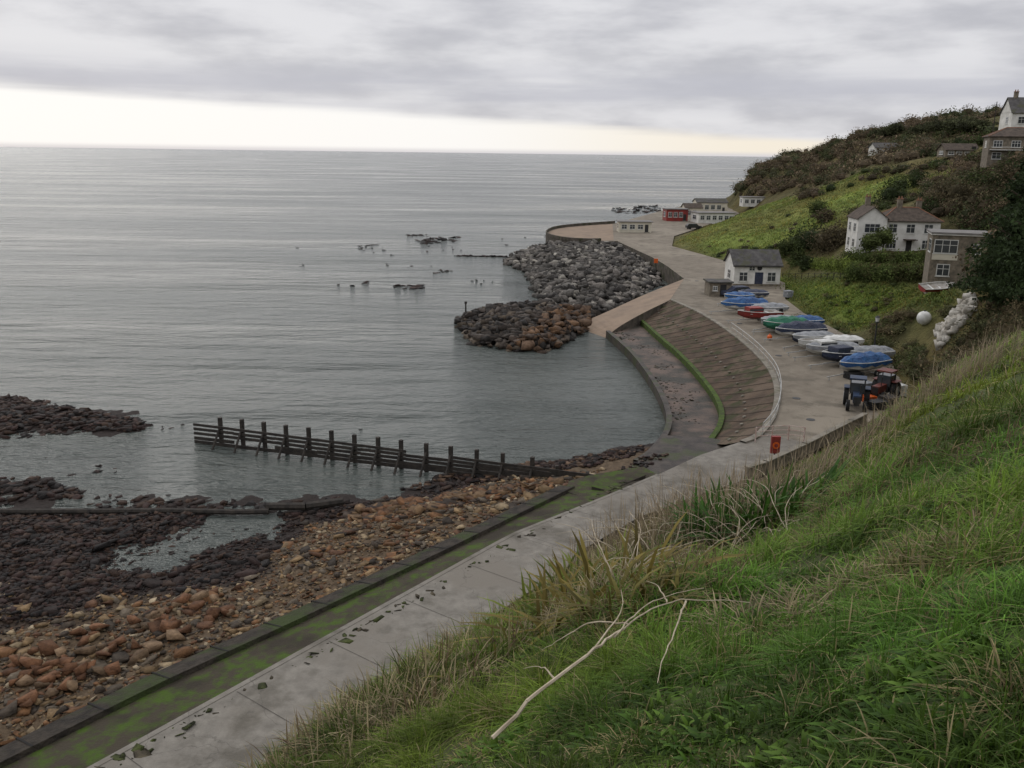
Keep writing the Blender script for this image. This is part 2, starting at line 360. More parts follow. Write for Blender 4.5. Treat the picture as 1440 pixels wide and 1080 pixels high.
def stalks(lst):
    out=[]
    for u,v,rad_,n,h,w,c,lean in lst:
        p=Tt(u,v,fore,2,60,300)
        if p is None: continue
        a=rng.uniform(0,6.283,n); q=np.sqrt(rng.random(n))*rad_; x=p[0]+np.cos(a)*q; y=p[1]+np.sin(a)*q
        out.append((np.stack([x,y,fore(x,y)],1),h*rng.uniform(.5,1.2,n),w*rng.uniform(.6,1.3,n),a+rng.normal(0,.8,n),np.clip(rng.normal(lean,.25,n),0,1.2),np.array(c)*rng.uniform(.45,1.2,(n,1))))
    return [np.concatenate([o[i] for o in out]) for i in range(6)]
ST=(.34,.28,.17); BR=(.16,.11,.068)
lst=[]
for u,v in [(430,1065),(480,1030),(540,990),(600,955),(660,915),(700,890),(760,850),(840,800),(880,775),(920,752),(960,740),(1000,726),(1040,716),(1080,705),(1120,690),(900,790),(980,750),(1050,740),(1160,662),(1200,635),(1240,606),(1290,568),(1330,535),(1380,500),(1420,478)]:
    lst.append((u,v+8,1.2,180,.46,.0055,ST if random.random()<.6 else BR,.45))
for u,v in [(700,905),(740,890),(800,860),(840,840),(900,800),(940,790),(980,770),(1020,760),(560,1000),(620,980),(940,830),(880,850),(1000,800),(1350,790),(1330,760),(1200,690),(1290,640),(1240,650),(1340,780),(1180,830),(1060,870),(1400,620),(1120,760),(1180,735)]:
    lst.append((u,v+10,.45,190,.32,.005,random.choice([ST,ST,BR,(.22,.19,.08)]),.8))
for u,v in [(930,745),(970,735),(1010,722),(1060,712),(1090,700),(890,765),(1260,600),(1300,572),(1340,540),(1400,500)]:
    lst.append((u,v+4,1.6,210,.95,.0055,(.30,.24,.165),.4))
blades('dry_grass',*stalks(lst))
lst=[(800,835,.8,110,.75,.02,(.14,.17,.03),.75),(850,830,.8,110,.75,.02,(.19,.15,.04),.75),(770,870,.6,80,.5,.016,(.13,.17,.03),.8),(870,860,.6,80,.5,.016,(.16,.14,.04),.8),(1060,735,1.0,220,.8,.024,(.05,.115,.02),.7),(1030,745,.7,130,.7,.024,(.05,.115,.02),.7),(1090,728,.7,110,.6,.022,(.07,.13,.02),.7),(690,935,.5,60,.45,.012,(.17,.16,.04),.8),(820,790,.8,90,.7,.018,(.20,.16,.06),.7)]
blades('iris_clump',*stalks(lst))
lst=[]
for k in range(260):
    lst.append((random.uniform(480,1440),random.uniform(640,1080),.16,28,.12,.015,random.choice([(.07,.14,.02),(.11,.19,.03),(.055,.11,.02)]),.95))
lst=[l for l in lst if l[1]>1030-(l[0]-520)*.55]
blades('broadleaf_weeds',*stalks(lst))
b=MB()
def fp(u,v,dz): 
    p=Tt(u,v,fore,1.5,60,400); return np.array([p[0],p[1],p[2]+dz+.08])
def limb(pts,r):
    P=smooth_line(np.array(pts),len(pts)*4); P=P+rng.normal(0,r*.5,P.shape); n=len(P)
    for i in range(n-1): b.cyl(P[i],P[i+1],r*(1-i/n)+.0015,r*(1-(i+1)/n)+.0015,0,5)
limb([fp(690,1085,.14),fp(760,1035,.22),fp(830,985,.26),fp(880,945,.28),fp(935,915,.3),fp(1000,905,.26),fp(1050,900,.2)],.0115)
limb([fp(935,915,.3),fp(920,890,.32),fp(905,885,.34)],.005)
limb([fp(880,945,.28),fp(830,945,.31),fp(790,960,.27),fp(760,968,.22)],.006)
limb([fp(960,910,.28),fp(945,960,.26),fp(925,1010,.24),fp(920,1030,.2)],.006)
limb([fp(830,985,.26),fp(870,935,.34),fp(870,905,.37)],.005)
limb([fp(860,965,.28),fp(905,925,.33),fp(960,905,.34),fp(985,898,.32)],.005)
limb([fp(780,1020,.22),fp(760,1000,.24),fp(735,1000,.24)],.005)
for k in range(120):
    u0=random.uniform(850,1120); v0=780-(u0-850)*.28+random.uniform(-8,50)
    p=Tt(u0,v0,fore,2,60,300)
    if p is None: continue
    a=random.uniform(0,6.28); q=[p]; ln=random.uniform(.15,.3)
    for j in range(4):
        a+=random.uniform(-.5,.5); q.append(q[-1]+np.array([math.cos(a)*ln,math.sin(a)*ln,.20-.09*j]))
    limb(q,.005)
b.obj('dead_branches',M['branch'])
# ------------------------------------------------------------------ sea
m=bpy.data.materials.new('sea_water'); m.use_nodes=True; nt=m.node_tree; nn=nt.nodes; lk=nt.links; pb=nn['Principled BSDF']
pb.inputs['IOR'].default_value=1.33; pb.inputs['Specular IOR Level'].default_value=.45
g=nn.new('ShaderNodeNewGeometry')
def nz(scale,sc,det=5,rot=0.2,rough=.55):
    mp=nn.new('ShaderNodeMapping'); mp.inputs['Scale'].default_value=sc; mp.inputs['Rotation'].default_value=(0,0,rot); lk.new(g.outputs['Position'],mp.inputs[0])
    t=nn.new('ShaderNodeTexNoise'); t.inputs['Scale'].default_value=scale; t.inputs['Detail'].default_value=det; t.inputs['Roughness'].default_value=rough; lk.new(mp.outputs[0],t.inputs['Vector']); return t.outputs['Fac']
a0=nz(.05,(.22,1,1),3,.12); a1=nz(.17,(.28,1,1),5,.22,.6); a15=nz(.5,(.35,1,1),5,.3,.62); a2=nz(1.6,(.45,1,1),5,.4,.65); a3=nz(.02,(.25,1,1),6,.1,.65)
mx=nn.new('ShaderNodeMix'); mx.data_type='RGBA'; mx.inputs[6].default_value=(.052,.064,.058,1); mx.inputs[7].default_value=(.10,.112,.10,1)
mr=nn.new('ShaderNodeMapRange'); mr.inputs[1].default_value=.35; mr.inputs[2].default_value=.65; lk.new(a3,mr.inputs[0]); lk.new(mr.outputs[0],mx.inputs[0]); lk.new(mx.outputs[2],pb.inputs['Base Color'])
mr=nn.new('ShaderNodeMapRange'); mr.inputs[1].default_value=.38; mr.inputs[2].default_value=.62; mr.inputs[3].default_value=.09; mr.inputs[4].default_value=.26; lk.new(a3,mr.inputs[0]); lk.new(mr.outputs[0],pb.inputs['Roughness'])
prev=None
for a_,st,ds in ((a0,1.,4.5),(a1,1.,2.5),(a15,1.,1.05),(a2,1.,.33)):
    b1=nn.new('ShaderNodeBump'); b1.inputs['Strength'].default_value=st; b1.inputs['Distance'].default_value=ds; lk.new(a_,b1.inputs['Height'])
    if prev: lk.new(prev,b1.inputs['Normal'])
    prev=b1.outputs[0]
lk.new(prev,pb.inputs['Normal'])
b=MB(); b.add([(-45000,-3000,0),(45000,-3000,0),(45000,45000,0),(-45000,45000,0)],[(0,1,2,3)]); b.obj('sea_water',m)
# ------------------------------------------------------------------ beach
BC=[]
for u,v,z in [(-300,1190,1.),(0,1050,1.),(200,955,1.),(400,865,1.),(600,770,1.1),(780,684,1.3),(850,662,1.),(900,642,.6),
 (0,900,.6),(100,840,.4),(250,850,.6),(400,790,.6),(550,730,.7),(650,698,.7),(740,678,.8),(-200,1000,.8),(-200,850,.5),
 (0,708,-.02),(150,712,0),(300,716,0),(400,714,.05),(480,703,0),(590,684,0),(650,664,0),(740,655,0),(830,640,0),(925,620,-.05),
 (230,788,-.10),(180,800,-.04),(300,748,-.12),(380,740,-.10),(330,765,.05),(100,760,.25),(200,740,.18),(60,800,.35),(380,768,.3),(480,735,.5),(280,790,.1),
 (0,640,-.8),(300,665,-.6),(500,672,-.4),(560,640,-.9),(700,625,-.8),(850,600,-.8),(900,560,-.9),(0,582,.35),(100,590,.3),(190,600,.05),(0,556,-.1),(0,614,-.1),(100,614,-.15),(250,604,-.6),(100,570,-.1),
 (0,686,.08),(60,692,.05),(110,694,-.05),(0,500,-1),(300,550,-1.),(600,560,-1.2),(960,560,-1),(960,500,-1),(-200,600,.2),(-200,500,-1)]: BC.append(S(u,v,z))
beach_rbf=make_rbf(BC,2.5)
def beach(x,y): return beach_rbf(x,y)+.22*fbm(x,y,2.2,41)+.12*fbm(x,y,.8,44)
xs=np.arange(-95,26,.4); ys=np.arange(5,135,.4); GX,GY=np.meshgrid(xs,ys); GZ=np.clip(beach(GX,GY),-1.5,1.6)
V=np.stack([GX,GY,GZ],-1).reshape(-1,3); nx=len(xs); idx=np.arange(len(V)).reshape(len(ys),nx)
F=np.stack([idx[:-1,:-1],idx[:-1,1:],idx[1:,1:],idx[1:,:-1]],-1).reshape(-1,4)
F=F[(V[F][:,:,2].max(1)>-.5)]
def drk(x,y,z):
    s=(x-outer_a[0][0])*(-.8)+(y-outer_a[0][1])*.6
    return np.clip((z-.30+fbm(x,y,5,51)*.5-np.clip((s-15)/10,0,1)*.35)/.25,0,1)
kk_=drk(V[:,0],V[:,1],V[:,2])[:,None]
colb=np.array([.03,.022,.019])*(1-kk_)+np.array([.13,.092,.056])*kk_
rust=SP([(470,712),(560,700),(660,690),(790,684),(760,700),(700,705),(600,722),(520,735)],.8)
ins=inpoly(V[:,0],V[:,1],rust); colb[ins]=np.array([.15,.08,.04])
np_mesh('beach',V,[F],M['beach'],cols=colb,smooth=True)
RV=[]
for k in range(16):
    bm=bmesh.new(); n=random.randint(8,13)
    for i in range(n):
        p=Vector((random.gauss(0,1),random.gauss(0,1),random.gauss(0,1))).normalized()*random.uniform(.85,1.15)
        p=Vector([max(-.6,min(.6,c)) for c in p])*1.38 if k%4 else p
        bm.verts.new(p)
    bmesh.ops.convex_hull(bm,input=bm.verts[:]); 
    bmesh.ops.delete(bm,geom=[v for v in bm.verts if not v.link_faces],context='VERTS')
    bmesh.ops.triangulate(bm,faces=bm.faces[:]); bm.verts.index_update()
    RV.append((np.array([v.co[:] for v in bm.verts]),np.array([[v.index for v in f.verts] for f in bm.faces]))); bm.free()
def rocks(name,P,size,cols,flat=.6,mat=None,aniso=.35):
    P=np.asarray(P); n=len(P); VV=[];FF=[];CC=[];off=0; kk=rng.integers(0,len(RV),n)
    for k,(rv,rf) in enumerate(RV):
        I=np.nonzero(kk==k)[0]
        if len(I)==0: continue
        m_=len(I); sc=size[I,None]*np.stack([rng.uniform(1-aniso,1+aniso,m_),rng.uniform(1-aniso,1+aniso,m_),flat*rng.uniform(.7,1.3,m_)],1)*.5
        v=rv[None]*sc[:,None]; a=rng.uniform(0,6.28,m_); t=rng.normal(0,.25,m_)
        x=v[...,0]; z=v[...,2]; ct,st=np.cos(t)[:,None],np.sin(t)[:,None]; x,z=x*ct+z*st,-x*st+z*ct; y=v[...,1]
        ca,sa=np.cos(a)[:,None],np.sin(a)[:,None]; x,y=x*ca-y*sa,x*sa+y*ca
        v=np.stack([x,y,z],-1)+P[I][:,None]; nv=len(rv)
        VV.append(v.reshape(-1,3)); FF.append((rf[None]+(np.arange(m_)*nv)[:,None,None]).reshape(-1,3)+off); CC.append(np.repeat(cols[I],nv,0)); off+=m_*nv
    return np_mesh(name,np.vstack(VV),[np.vstack(FF)],mat or M['rock'],cols=np.vstack(CC))
def sample(P,n):
    P=np.asarray(P)[:,:2]; lo=P.min(0); hi=P.max(0); out=np.zeros((0,2))
    while len(out)<n:
        q=rng.uniform(lo,hi,(n*3,2)); q=q[inpoly(q[:,0],q[:,1],P)]; out=np.vstack([out,q])
    return out[:n]
def pal(n,lst,wts):
    c=np.array(lst)[rng.choice(len(lst),n,p=np.array(wts)/sum(wts))]; return c*rng.uniform(.6,1.3,(n,1))
TAN=[(.215,.15,.082),(.18,.095,.045),(.13,.108,.082),(.28,.22,.14),(.062,.05,.039),(.115,.06,.034),(.36,.30,.21)]
DK=[(.03,.022,.02),(.04,.024,.021),(.022,.02,.02),(.055,.035,.026)]
wl=SP([(0,1056),(200,958),(400,868),(600,775),(785,686)],2.0); wl0=wl[0]-dirp*22
bpoly=np.vstack([[wl0],wl,SP([(850,664),(700,672),(600,682),(480,700),(300,725),(0,725),(-250,800)],.6)])
def beachrocks(name,n,s0,s1,minz,szpow=2.,flat=.42):
    q=sample(bpoly,n); z=beach(q[:,0],q[:,1]); ok=z>minz; q=q[ok];z=z[ok]; n=len(q)
    size=s0+(s1-s0)*rng.random(n)**szpow
    k=drk(q[:,0],q[:,1],z)
    c=pal(n,TAN,[3.4,2.2,2.4,1.2,2.6,1.5,.5]); d=pal(n,DK,[1,1,1,1]); m_=rng.random(n)<k; c[~m_]=d[~m_]
    rocks(name,np.stack([q[:,0],q[:,1],z+size*.05],1),size,c,flat=flat,aniso=.5)
beachrocks('beach_pebbles',26000,.07,.36,-.1,1.7)
beachrocks('beach_boulders',2300,.32,.95,.0,2.2,.45)
blk=SP([(0,940),(120,880),(300,830),(330,870),(200,930),(0,1020)],.8); q=sample(blk,90); z=beach(q[:,0],q[:,1])
rocks('beach_blocks',np.stack([q[:,0],q[:,1],z+.12],1),rng.uniform(.45,.95,90),pal(90,[(.17,.085,.045),(.15,.075,.04),(.19,.13,.08)],[1,1,1]),flat=.65,aniso=.3)
q=sample(rust,300); z=beach(q[:,0],q[:,1]); rocks('sandstone_ledge',np.stack([q[:,0],q[:,1],z+.03],1),rng.uniform(.4,1.4,300),pal(300,[(.16,.08,.038),(.13,.07,.036),(.17,.11,.06),(.06,.045,.035)],[1,1,1,.8]),flat=.3)
def reef(name,px,n,s0,s1,zo=0.,colr=DK):
    q=sample(SP(px,.1),n); z=np.maximum(beach(q[:,0],q[:,1]),-.12)+zo; s=rng.uniform(s0,s1,n)
    rocks(name,np.stack([q[:,0],q[:,1],z],1),s,pal(n,colr,[1]*len(colr)),flat=.5)
reef('seaweed_reef',[(-150,545),(0,556),(60,562),(130,580),(215,596),(200,606),(120,606),(60,612),(0,616),(-150,620)],2400,.3,1.0)
reef('seaweed_reef',[(-150,670),(0,668),(60,676),(120,690),(110,700),(40,702),(0,712),(-150,712)],420,.35,1.)
reef('seaweed_reef',[(-150,720),(0,722),(150,722),(290,724),(270,770),(180,790),(150,840),(60,880),(-150,900)],3800,.2,.65)
reef('seaweed_rocks',[(120,694),(260,700),(380,708),(480,700),(470,716),(250,718),(120,714)],140,.3,.9)
reef('seaweed_rocks',[(160,780),(300,735),(430,735),(300,790),(180,815)],300,.15,.5)
reef('seaweed_rocks',[(560,688),(640,664),(740,652),(830,640),(900,628),(915,640),(850,662),(760,676),(640,688)],620,.2,.75,.05,DK+[(.12,.08,.055)])
def searocks(name,px,n,s0,s1):
    q=sample(SP(px,0.),n); s=rng.uniform(s0,s1,n); rocks(name,np.stack([q[:,0],q[:,1],-.08+0*s],1),s,pal(n,DK[:3],[1,1,1]),flat=.28)
for a in [([(500,346),(530,344),(524,350),(505,351)],16,.7,2.),([(585,334),(645,333),(650,339),(590,344)],48,1.,2.8),([(555,330),(605,328),(605,333),(560,334)],20,.8,2.2),([(470,396),(525,395),(515,402),(480,404)],18,.5,1.6),([(555,401),(595,401),(592,406),(558,406)],30,.6,1.8),([(614,380),(634,380),(634,385),(614,385)],16,.6,1.6),([(520,370),(610,372),(600,380),(520,378)],14,.4,1.2),
  ([(470,350),(640,342),(650,352),(520,362)],22,.5,1.4),([(380,345),(470,345),(460,352),(390,352)],7,.5,1.1),([(650,392),(700,380),(690,400),(655,405)],8,.5,1.1),
  ([(858,292),(930,288),(925,299),(862,302)],90,1.,3.4),([(500,600),(540,596),(545,606),(505,606)],6,.3,.8),([(130,655),(175,655),(175,664),(135,664)],16,.3,.9),([(215,596),(260,598),(255,606),(215,606)],12,.3,.7),([(60,640),(100,636),(105,644),(62,646)],5,.3,.7),([(820,330),(700,330),(705,352),(765,350)],14,.7,1.6),([(375,372),(430,370),(420,378),(380,378)],8,.4,1.1)]: searocks('sea_rocks',*a)
def armour(name,px,n,s0,s1,lst,wts,hmax,slope=.3,zo=0.):
    P=SP(px,.6); q=sample(P,n); d=distpoly(q[:,0],q[:,1],P); z=np.minimum(hmax,zo+slope*d)+rng.uniform(-.35,.4,n); s=rng.uniform(s0,s1,n)*(.7+.5*rng.random(n))
    rocks(name,np.stack([q[:,0],q[:,1],z],1),s,pal(n,lst,wts),flat=.8)
upx=[(708,366),(730,352),(770,350),(830,349),(870,344),(905,356),(934,376),(925,397),(880,424),(835,442),(800,432),(765,432),(752,405),(740,380)]
armour('rock_armour',upx,3300,1.1,2.2,[(.10,.096,.09),(.16,.15,.14),(.05,.048,.046),(.27,.26,.235)],[4,3,2.4,1.4],2.4)
armour('rock_armour',[(640,447),(662,438),(700,432),(765,428),(838,440),(818,462),(775,486),(720,488),(665,478)],1300,.9,1.8,[(.065,.055,.048),(.035,.032,.03),(.10,.082,.064)],[3,3,1.5],1.5)
armour('rock_armour',[(725,460),(755,440),(800,434),(836,440),(822,462),(780,488),(715,489)],360,.9,1.7,[(.15,.09,.052),(.125,.082,.055),(.08,.06,.048)],[2,2,1.6],2.0,.35,.4)
armour('rock_armour',[(850,385),(900,372),(935,380),(925,397),(880,424),(850,425)],260,1.,1.9,[(.28,.26,.24),(.2,.19,.17)],[1,1],2.8)
P=SP(upx,.2); c=P.mean(0); I=c+(P-c)*.7; I[:,2]=1.5; b=MB(); n=len(P); Pb=P.copy(); Pb[:,2]=-1
b.add(list(Pb)+list(I),[(i,(i+1)%n,n+(i+1)%n,n+i) for i in range(n)]); b.add(list(I),[tuple(t) for t in tessellate_polygon([[Vector(p) for p in I]])]); b.obj('rubble_mound',M['darkconc'])
# ------------------------------------------------------------------ near sea wall, apron, path
nw=60
def z_(a,z): a=a.copy(); a[:,2]=z; return a
pe=lin_line(np.vstack([outer_a[0]-dirp*60,outer_a[:5]]),nw)
wo=lin_line(np.vstack([S(0,1056,2.0)-dirp*45,wl]),nw)
wi=wo+perp*1.25; wb=wo-perp*.45
loft('sea_wall',[z_(wb,-.5),z_(wo,2.05),z_(wo+perp*.1,2.2),z_(wi,2.42),z_(wi+perp*.06,2.2)],[M['seawall'],M['coping']],[0,1,1,1])
edge=z_(pe-perp*.12,3.035)
loft('wall_apron',[z_(wi+perp*.06,2.2),z_(pe-perp*.45,2.62),z_(pe-perp*.14,2.66),edge],[M['apron'],M['algae'],M['seawall']],[0,1,2])
loft('path_kerb',[edge,z_(pe+perp*.12,3.035),z_(pe+perp*.125,3.0)],[M['concrete']],[0,0])
A0=outer_a[0]-dirp*60
path_out=np.vstack([A0,outer_a[:7]])+np.array([0,0,.015])
loft('concrete_path',[lin_line(path_out[:4],40),lin_line(np.vstack([inner[0],inner[1:6]])+perp*.5+np.array([0,0,.015]),40)],[M['concrete']],[0])
P=np.vstack([outer_a[2],outer_a[3:],rev_top[2],S(1130,622,3.),S(1180,608,3.),inner[8],inner[7],inner[6],inner[5]])+np.array([0,0,.022])
prism('path_landing',P,2.9,[M['concrete'],M['concrete']])
b=MB()
for t in np.arange(0,58,4.6):
    p=outer_a[0]-dirp*22+dirp*t+perp*.16; q=p+perp*3.8; w=dirp*.011
    b.add([p-w+[0,0,.03],p+w+[0,0,.03],q+w+[0,0,.03],q-w+[0,0,.03]],[(0,1,2,3)])
b.obj('path_joints',M['joint'])
# moss and mud streaks lying along the sea side of the path
q=rng.uniform(0,1,(260,2)); P=[];sz=[]
for a_,c_ in q:
    p=outer_a[0]-dirp*20+dirp*(a_*55)+perp*(.2+abs(rng.normal(0,.28))); P.append(p+np.array([0,0,.012])); sz.append(.12+.5*c_**3)
rocks('moss_patches',np.array(P),np.array(sz),pal(260,[(.055,.07,.02),(.07,.06,.04)],[1.4,1]),flat=.06,aniso=.5)
b=MB()
for i in range(2,nw-1,2):
    p=wo[i]; q=wi[i]; w=dirp*.04
    b.add([p-w+[0,0,.22],p+w+[0,0,.22],q+w+[0,0,.43],q-w+[0,0,.43],p-w,p+w],[(0,1,2,3),(0,1,5,4)])
b.obj('wall_joints',mk('wall_joint',(.012,.011,.01)))
prism('landing_slab',SP([(800,676),(830,668),(905,656),(925,668),(852,700),(822,700),(795,690)],2.3),-1,[M['apron'],M['seawall']])
prism('landing_step',SP([(838,673),(900,661),(908,668),(856,690),(832,684)],2.55),2.0,[M['apron'],M['darkconc']])
prism('lower_apron',SP([(850,676),(885,657),(905,643),(935,612),(1002,616),(1036,624),(985,643),(925,670)],1.3),-1,[M['darkconc'],M['seawall']])
q=sample(SP([(850,672),(885,655),(905,640),(940,640),(900,662)],1.3),90); rocks('seaweed_rocks',np.stack([q[:,0],q[:,1],np.full(90,1.33)],1),rng.uniform(.15,.5,90),pal(90,DK+[(.1,.08,.06)],[1]*5),flat=.4)
# curved revetment
nr=56
top=smooth_line(rev_top[::-1],nr)
bpx=[(892,440),(925,470),(965,505),(1000,545),(1017,575),(1016,600),(1001,624)]
bot=smooth_line(SP(bpx,.95),nr)
pout=smooth_line(SP([(852,470),(885,500),(915,540),(934,580),(934,610),(912,640),(890,655)],.5),nr)
def offs(P,d):
    t=np.gradient(P,axis=0); n=np.stack([-t[:,1],t[:,0],0*t[:,0]],1); n/=np.linalg.norm(n,axis=1,keepdims=True)+1e-9; return P+n*d
kerb_o=offs(bot,-.45)
if np.linalg.norm(kerb_o.mean(0)-pout.mean(0))>np.linalg.norm(bot.mean(0)-pout.mean(0)): kerb_o=offs(bot,.45)
ko=z_(kerb_o,1.05); kb=z_(kerb_o,.5)
loft('sloping_revetment',[z_(top,3.03),top*0.5+bot*.5+np.array([0,0,-.12]),bot],[M['revet']],[0,0],smooth=True)
loft('algae_kerb',[bot,z_(bot,1.15),z_(ko,1.15),kb],[M['algae'],M['darkconc']],[0,0,0])
po2=offs(pout,.5) if np.linalg.norm(offs(pout,.5).mean(0)-bot.mean(0))<np.linalg.norm(pout.mean(0)-bot.mean(0)) else offs(pout,-.5)
loft('lower_platform',[kb,z_(po2,.45),z_(po2,1.0),z_(pout,1.0),z_(pout,-1.)],[M['platform'],M['darkconc']],[0,1,1,1])
q=sample(np.vstack([kb,po2[::-1]]),900); k_=fbm(q[:,0],q[:,1],3,61)>.05; q=q[k_]; n=len(q); rocks('seaweed_rocks',np.stack([q[:,0],q[:,1],np.full(n,.47)],1),rng.uniform(.1,.45,n),pal(n,[(.035,.03,.022),(.045,.05,.022),(.06,.045,.034)],[1]*3),flat=.12)
cop=offs(top,.5) if np.linalg.norm(offs(top,.5).mean(0)-bot.mean(0))>np.linalg.norm(top.mean(0)-bot.mean(0)) else offs(top,-.5)
loft('promenade_coping',[z_(top,3.03),z_(top,3.16),z_(cop,3.16),z_(cop,3.0)],[M['revtop']],[0,0,0])
b=MB()
for i in range(1,nr-1,2):
    a_=z_(top,3.05)[i]; c_=bot[i]; mm=a_*.5+c_*.5+np.array([0,0,-.11]); t=(top[i+1]-top[i-1]); t=t/np.linalg.norm(t)*.02; up=np.array([0,0,.03])
    b.add([a_-t+up,a_+t+up,mm+t+up,mm-t+up,c_+t+up,c_-t+up,a_-t*2,a_+t*2,mm+t*2,mm-t*2,c_+t*2,c_-t*2],[(0,1,2,3),(3,2,4,5),(0,3,9,6),(1,7,8,2),(3,5,11,9),(2,8,10,4)])
b.obj('revetment_ribs',mk('rib_concrete',(.035,.027,.02),(.08,.062,.046),.8))
b=MB()
for i in range(2,nr-1,2):
    p=top[i]*.45+bot[i]*.55; b.box(p[0],p[1],1.86,.3,.16,.12,0,rz=.5)
b.obj('revetment_blocks',M['revtop'])
b=MB(); rail=z_(cop,3.0)[int(nr*.35):nr-2]
for i,p in enumerate(rail):
    if i%2==0: b.cyl(p,p+[0,0,1.05],.03,.03,0,6)
b.tube([p+[0,0,1.05] for p in rail],.032); b.tube([p+[0,0,.55] for p in rail],.022); b.obj('handrail',M['galv'])
b=MB(); A=S(1001,624,3.); B=rev_top[0]; b.add([(A[0],A[1],0),(B[0],B[1],0),(B[0],B[1],3.0),(A[0],A[1],2.2)],[(0,1,2,3)]); b.obj('wing_wall',M['seawall'])
su=smooth_line(np.array([S(962,392,3.),S(905,415,2.),S(850,440,1.),S(798,462,-.1)]),20); sl=smooth_line(np.array([S(942,422,3.),S(905,440,2.1),S(870,460,1.),S(848,478,-.2)]),20)
dn=lambda a:z_(a,-1.5)
loft('slipway',[dn(su),su+[0,0,.01],sl+[0,0,.01],dn(sl)],[M['sand'],M['seawall']],[1,0,1])
bp_=bast[2:]; cc=bast.mean(0); bi=cc+(bp_-cc)*.965
loft('bastion_parapet',[z_(bp_,2.9),z_(bp_,3.75),z_(bi,3.75),z_(bi,2.9)],[M['seawall']],[0,0,0])
tb=cc+(bast-cc)*.93; tb[:,2]=3.02; prism('sand_terrace',tb,2.9,[M['sand'],M['sand']])
b=MB(); iw=[S(u,v,3.) for u,v in [(1050,674),(1075,666),(1130,640),(1195,606),(1215,596)]]
for p,q in zip(iw[:-1],iw[1:]):
    m_=(p+q)/2; L_=np.linalg.norm(q-p); an=math.atan2(q[1]-p[1],q[0]-p[0]); b.box(m_[0],m_[1],3.4,L_+.1,.3,.8,0,rz=an); b.box(m_[0],m_[1],3.84,L_+.14,.42,.08,1,rz=an)
b.obj('low_stone_wall',[M['stone'],M['revtop']])
p=S(1092,650,3.)+np.array([0,.6,0]); b=MB(); b.cyl(p,p+[0,0,1.2],.05,.05,1); b.box(p[0],p[1],4.05,.6,.25,1.2,0); b.cyl(p+[0,-.16,1.05],p+[0,-.2,1.05],.24,.24,2,16); b.cyl(p+[0,-.2,1.05],p+[0,-.22,1.05],.13,.13,0,12); b.obj('lifebuoy_cabinet',[M['redp'],M['rustm'],M['orange']])
b=MB(); br_=[S(1062,622,3.),S(1085,620,3.),S(1108,619,3.),S(1130,622,3.)]
for p in br_: b.cyl(p,p+[0,0,1.15],.05,.05,0,6)
for h in (.45,.8,1.12): b.tube([p+[0,0,h] for p in br_],.03)
b.obj('metal_barrier',mk('rusty_rail',(.35,.22,.18),(.5,.42,.38),4,.6))
p=S(1227,508,3.); b=MB(); b.cyl(p,p+[0,0,4.],.1,.07,0,8); b.box(p[0],p[1],7.05,.35,.35,.08,0); b.cyl(p+[0,0,4.08],p+[0,0,4.5],.14,.24,1,8); b.cyl(p+[0,0,4.5],p+[0,0,4.7],.28,.04,0,8); b.cyl(p,p+[0,0,.7],.15,.12,0,8); b.obj('street_lamp',[M['rustm'],M['gwhite']])
p=S(922,376,3.); b=MB(); b.cyl(p,p+[0,0,1.4],.06,.06,1); b.box(p[0],p[1],4.2,.7,.2,.8,0); b.obj('lifebuoy_stand',[M['orange'],M['rustm']])
b=MB()
for u,v in ((1120,560),(1095,500),(1040,455),(980,395),(1140,590),(960,360)):
    p=S(u,v,3.012); b.cyl(p,p+[0,0,.012],.35,.35,0,14)
b.obj('manhole_covers',M['rustm'])
# ------------------------------------------------------------------ groyne
b=MB(); g0=S(312,626,0.); g1=S(748,682,0.); gd=(g1-g0); gl=np.linalg.norm(gd); gd/=gl; gn=np.array([-gd[1],gd[0],0])
if gn[1]>0: gn=-gn
tops=[312,343,374,405,437,469,501,534,566,601,635,671,707,748]
for i,u in enumerate(tops):
    t=i/13; f_=(u-312)/(748-312); p=g0+gd*gl*f_*(1.10-.10*f_)
    hgt=2.35-.25*t+random.uniform(-.06,.08); b.box(p[0],p[1],hgt/2-.5,.26,.26,hgt+1.,0,rz=math.atan2(gd[1],gd[0])+random.uniform(-.1,.1))
    b.cyl(p+[0,0,.72*hgt],p+gn*1.6+[0,0,-.5],.1,.1,0,6)
for k in range(2):
    p=g0+gd*(gl*(1.07+.085*k)); b.box(p[0],p[1],.9,.24,.24,1.6-.4*k,0)
A=g0-gd*2.4; B=g0+gd*gl*1.2
for z0,z1,th in ((1.55,1.35,.2),(1.2,1.12,.22),(.85,.88,.22),(.45,.62,.26),(.12,.36,.26)):
    nseg=9
    for k in range(nseg):
        if random.random()<.05 : continue
        p=A+(B-A)*(k/nseg); q=A+(B-A)*((k+1)/nseg); za=z0+(z1-z0)*k/nseg+random.uniform(-.03,.03); zb=z0+(z1-z0)*(k+1)/nseg+random.uniform(-.03,.03)
        o=gn*.17; V=[]; 
        for P_,zz in ((p,za),(q,zb)):
            for s_ in (0,.09):
                for h in (-th/2,th/2): V.append(P_+o+gn*s_+np.array([0,0,zz+h]))
        b.add(V,[(0,1,3,2),(4,6,7,5),(0,4,5,1),(2,3,7,6),(1,5,7,3),(0,2,6,4)])
b.obj('timber_groyne',M['wood'])
b=MB(); pl=[S(u,v,.25) for u,v in [(-150,722),(0,719),(120,719),(240,718),(330,720),(378,719)]]; b.tube(pl,.2,0,8); pl=[S(u,v,.45) for u,v in [(375,712),(430,712),(482,705)]]; b.tube(pl,.28,0,8); b.obj('outfall_pipe',M['wood'])
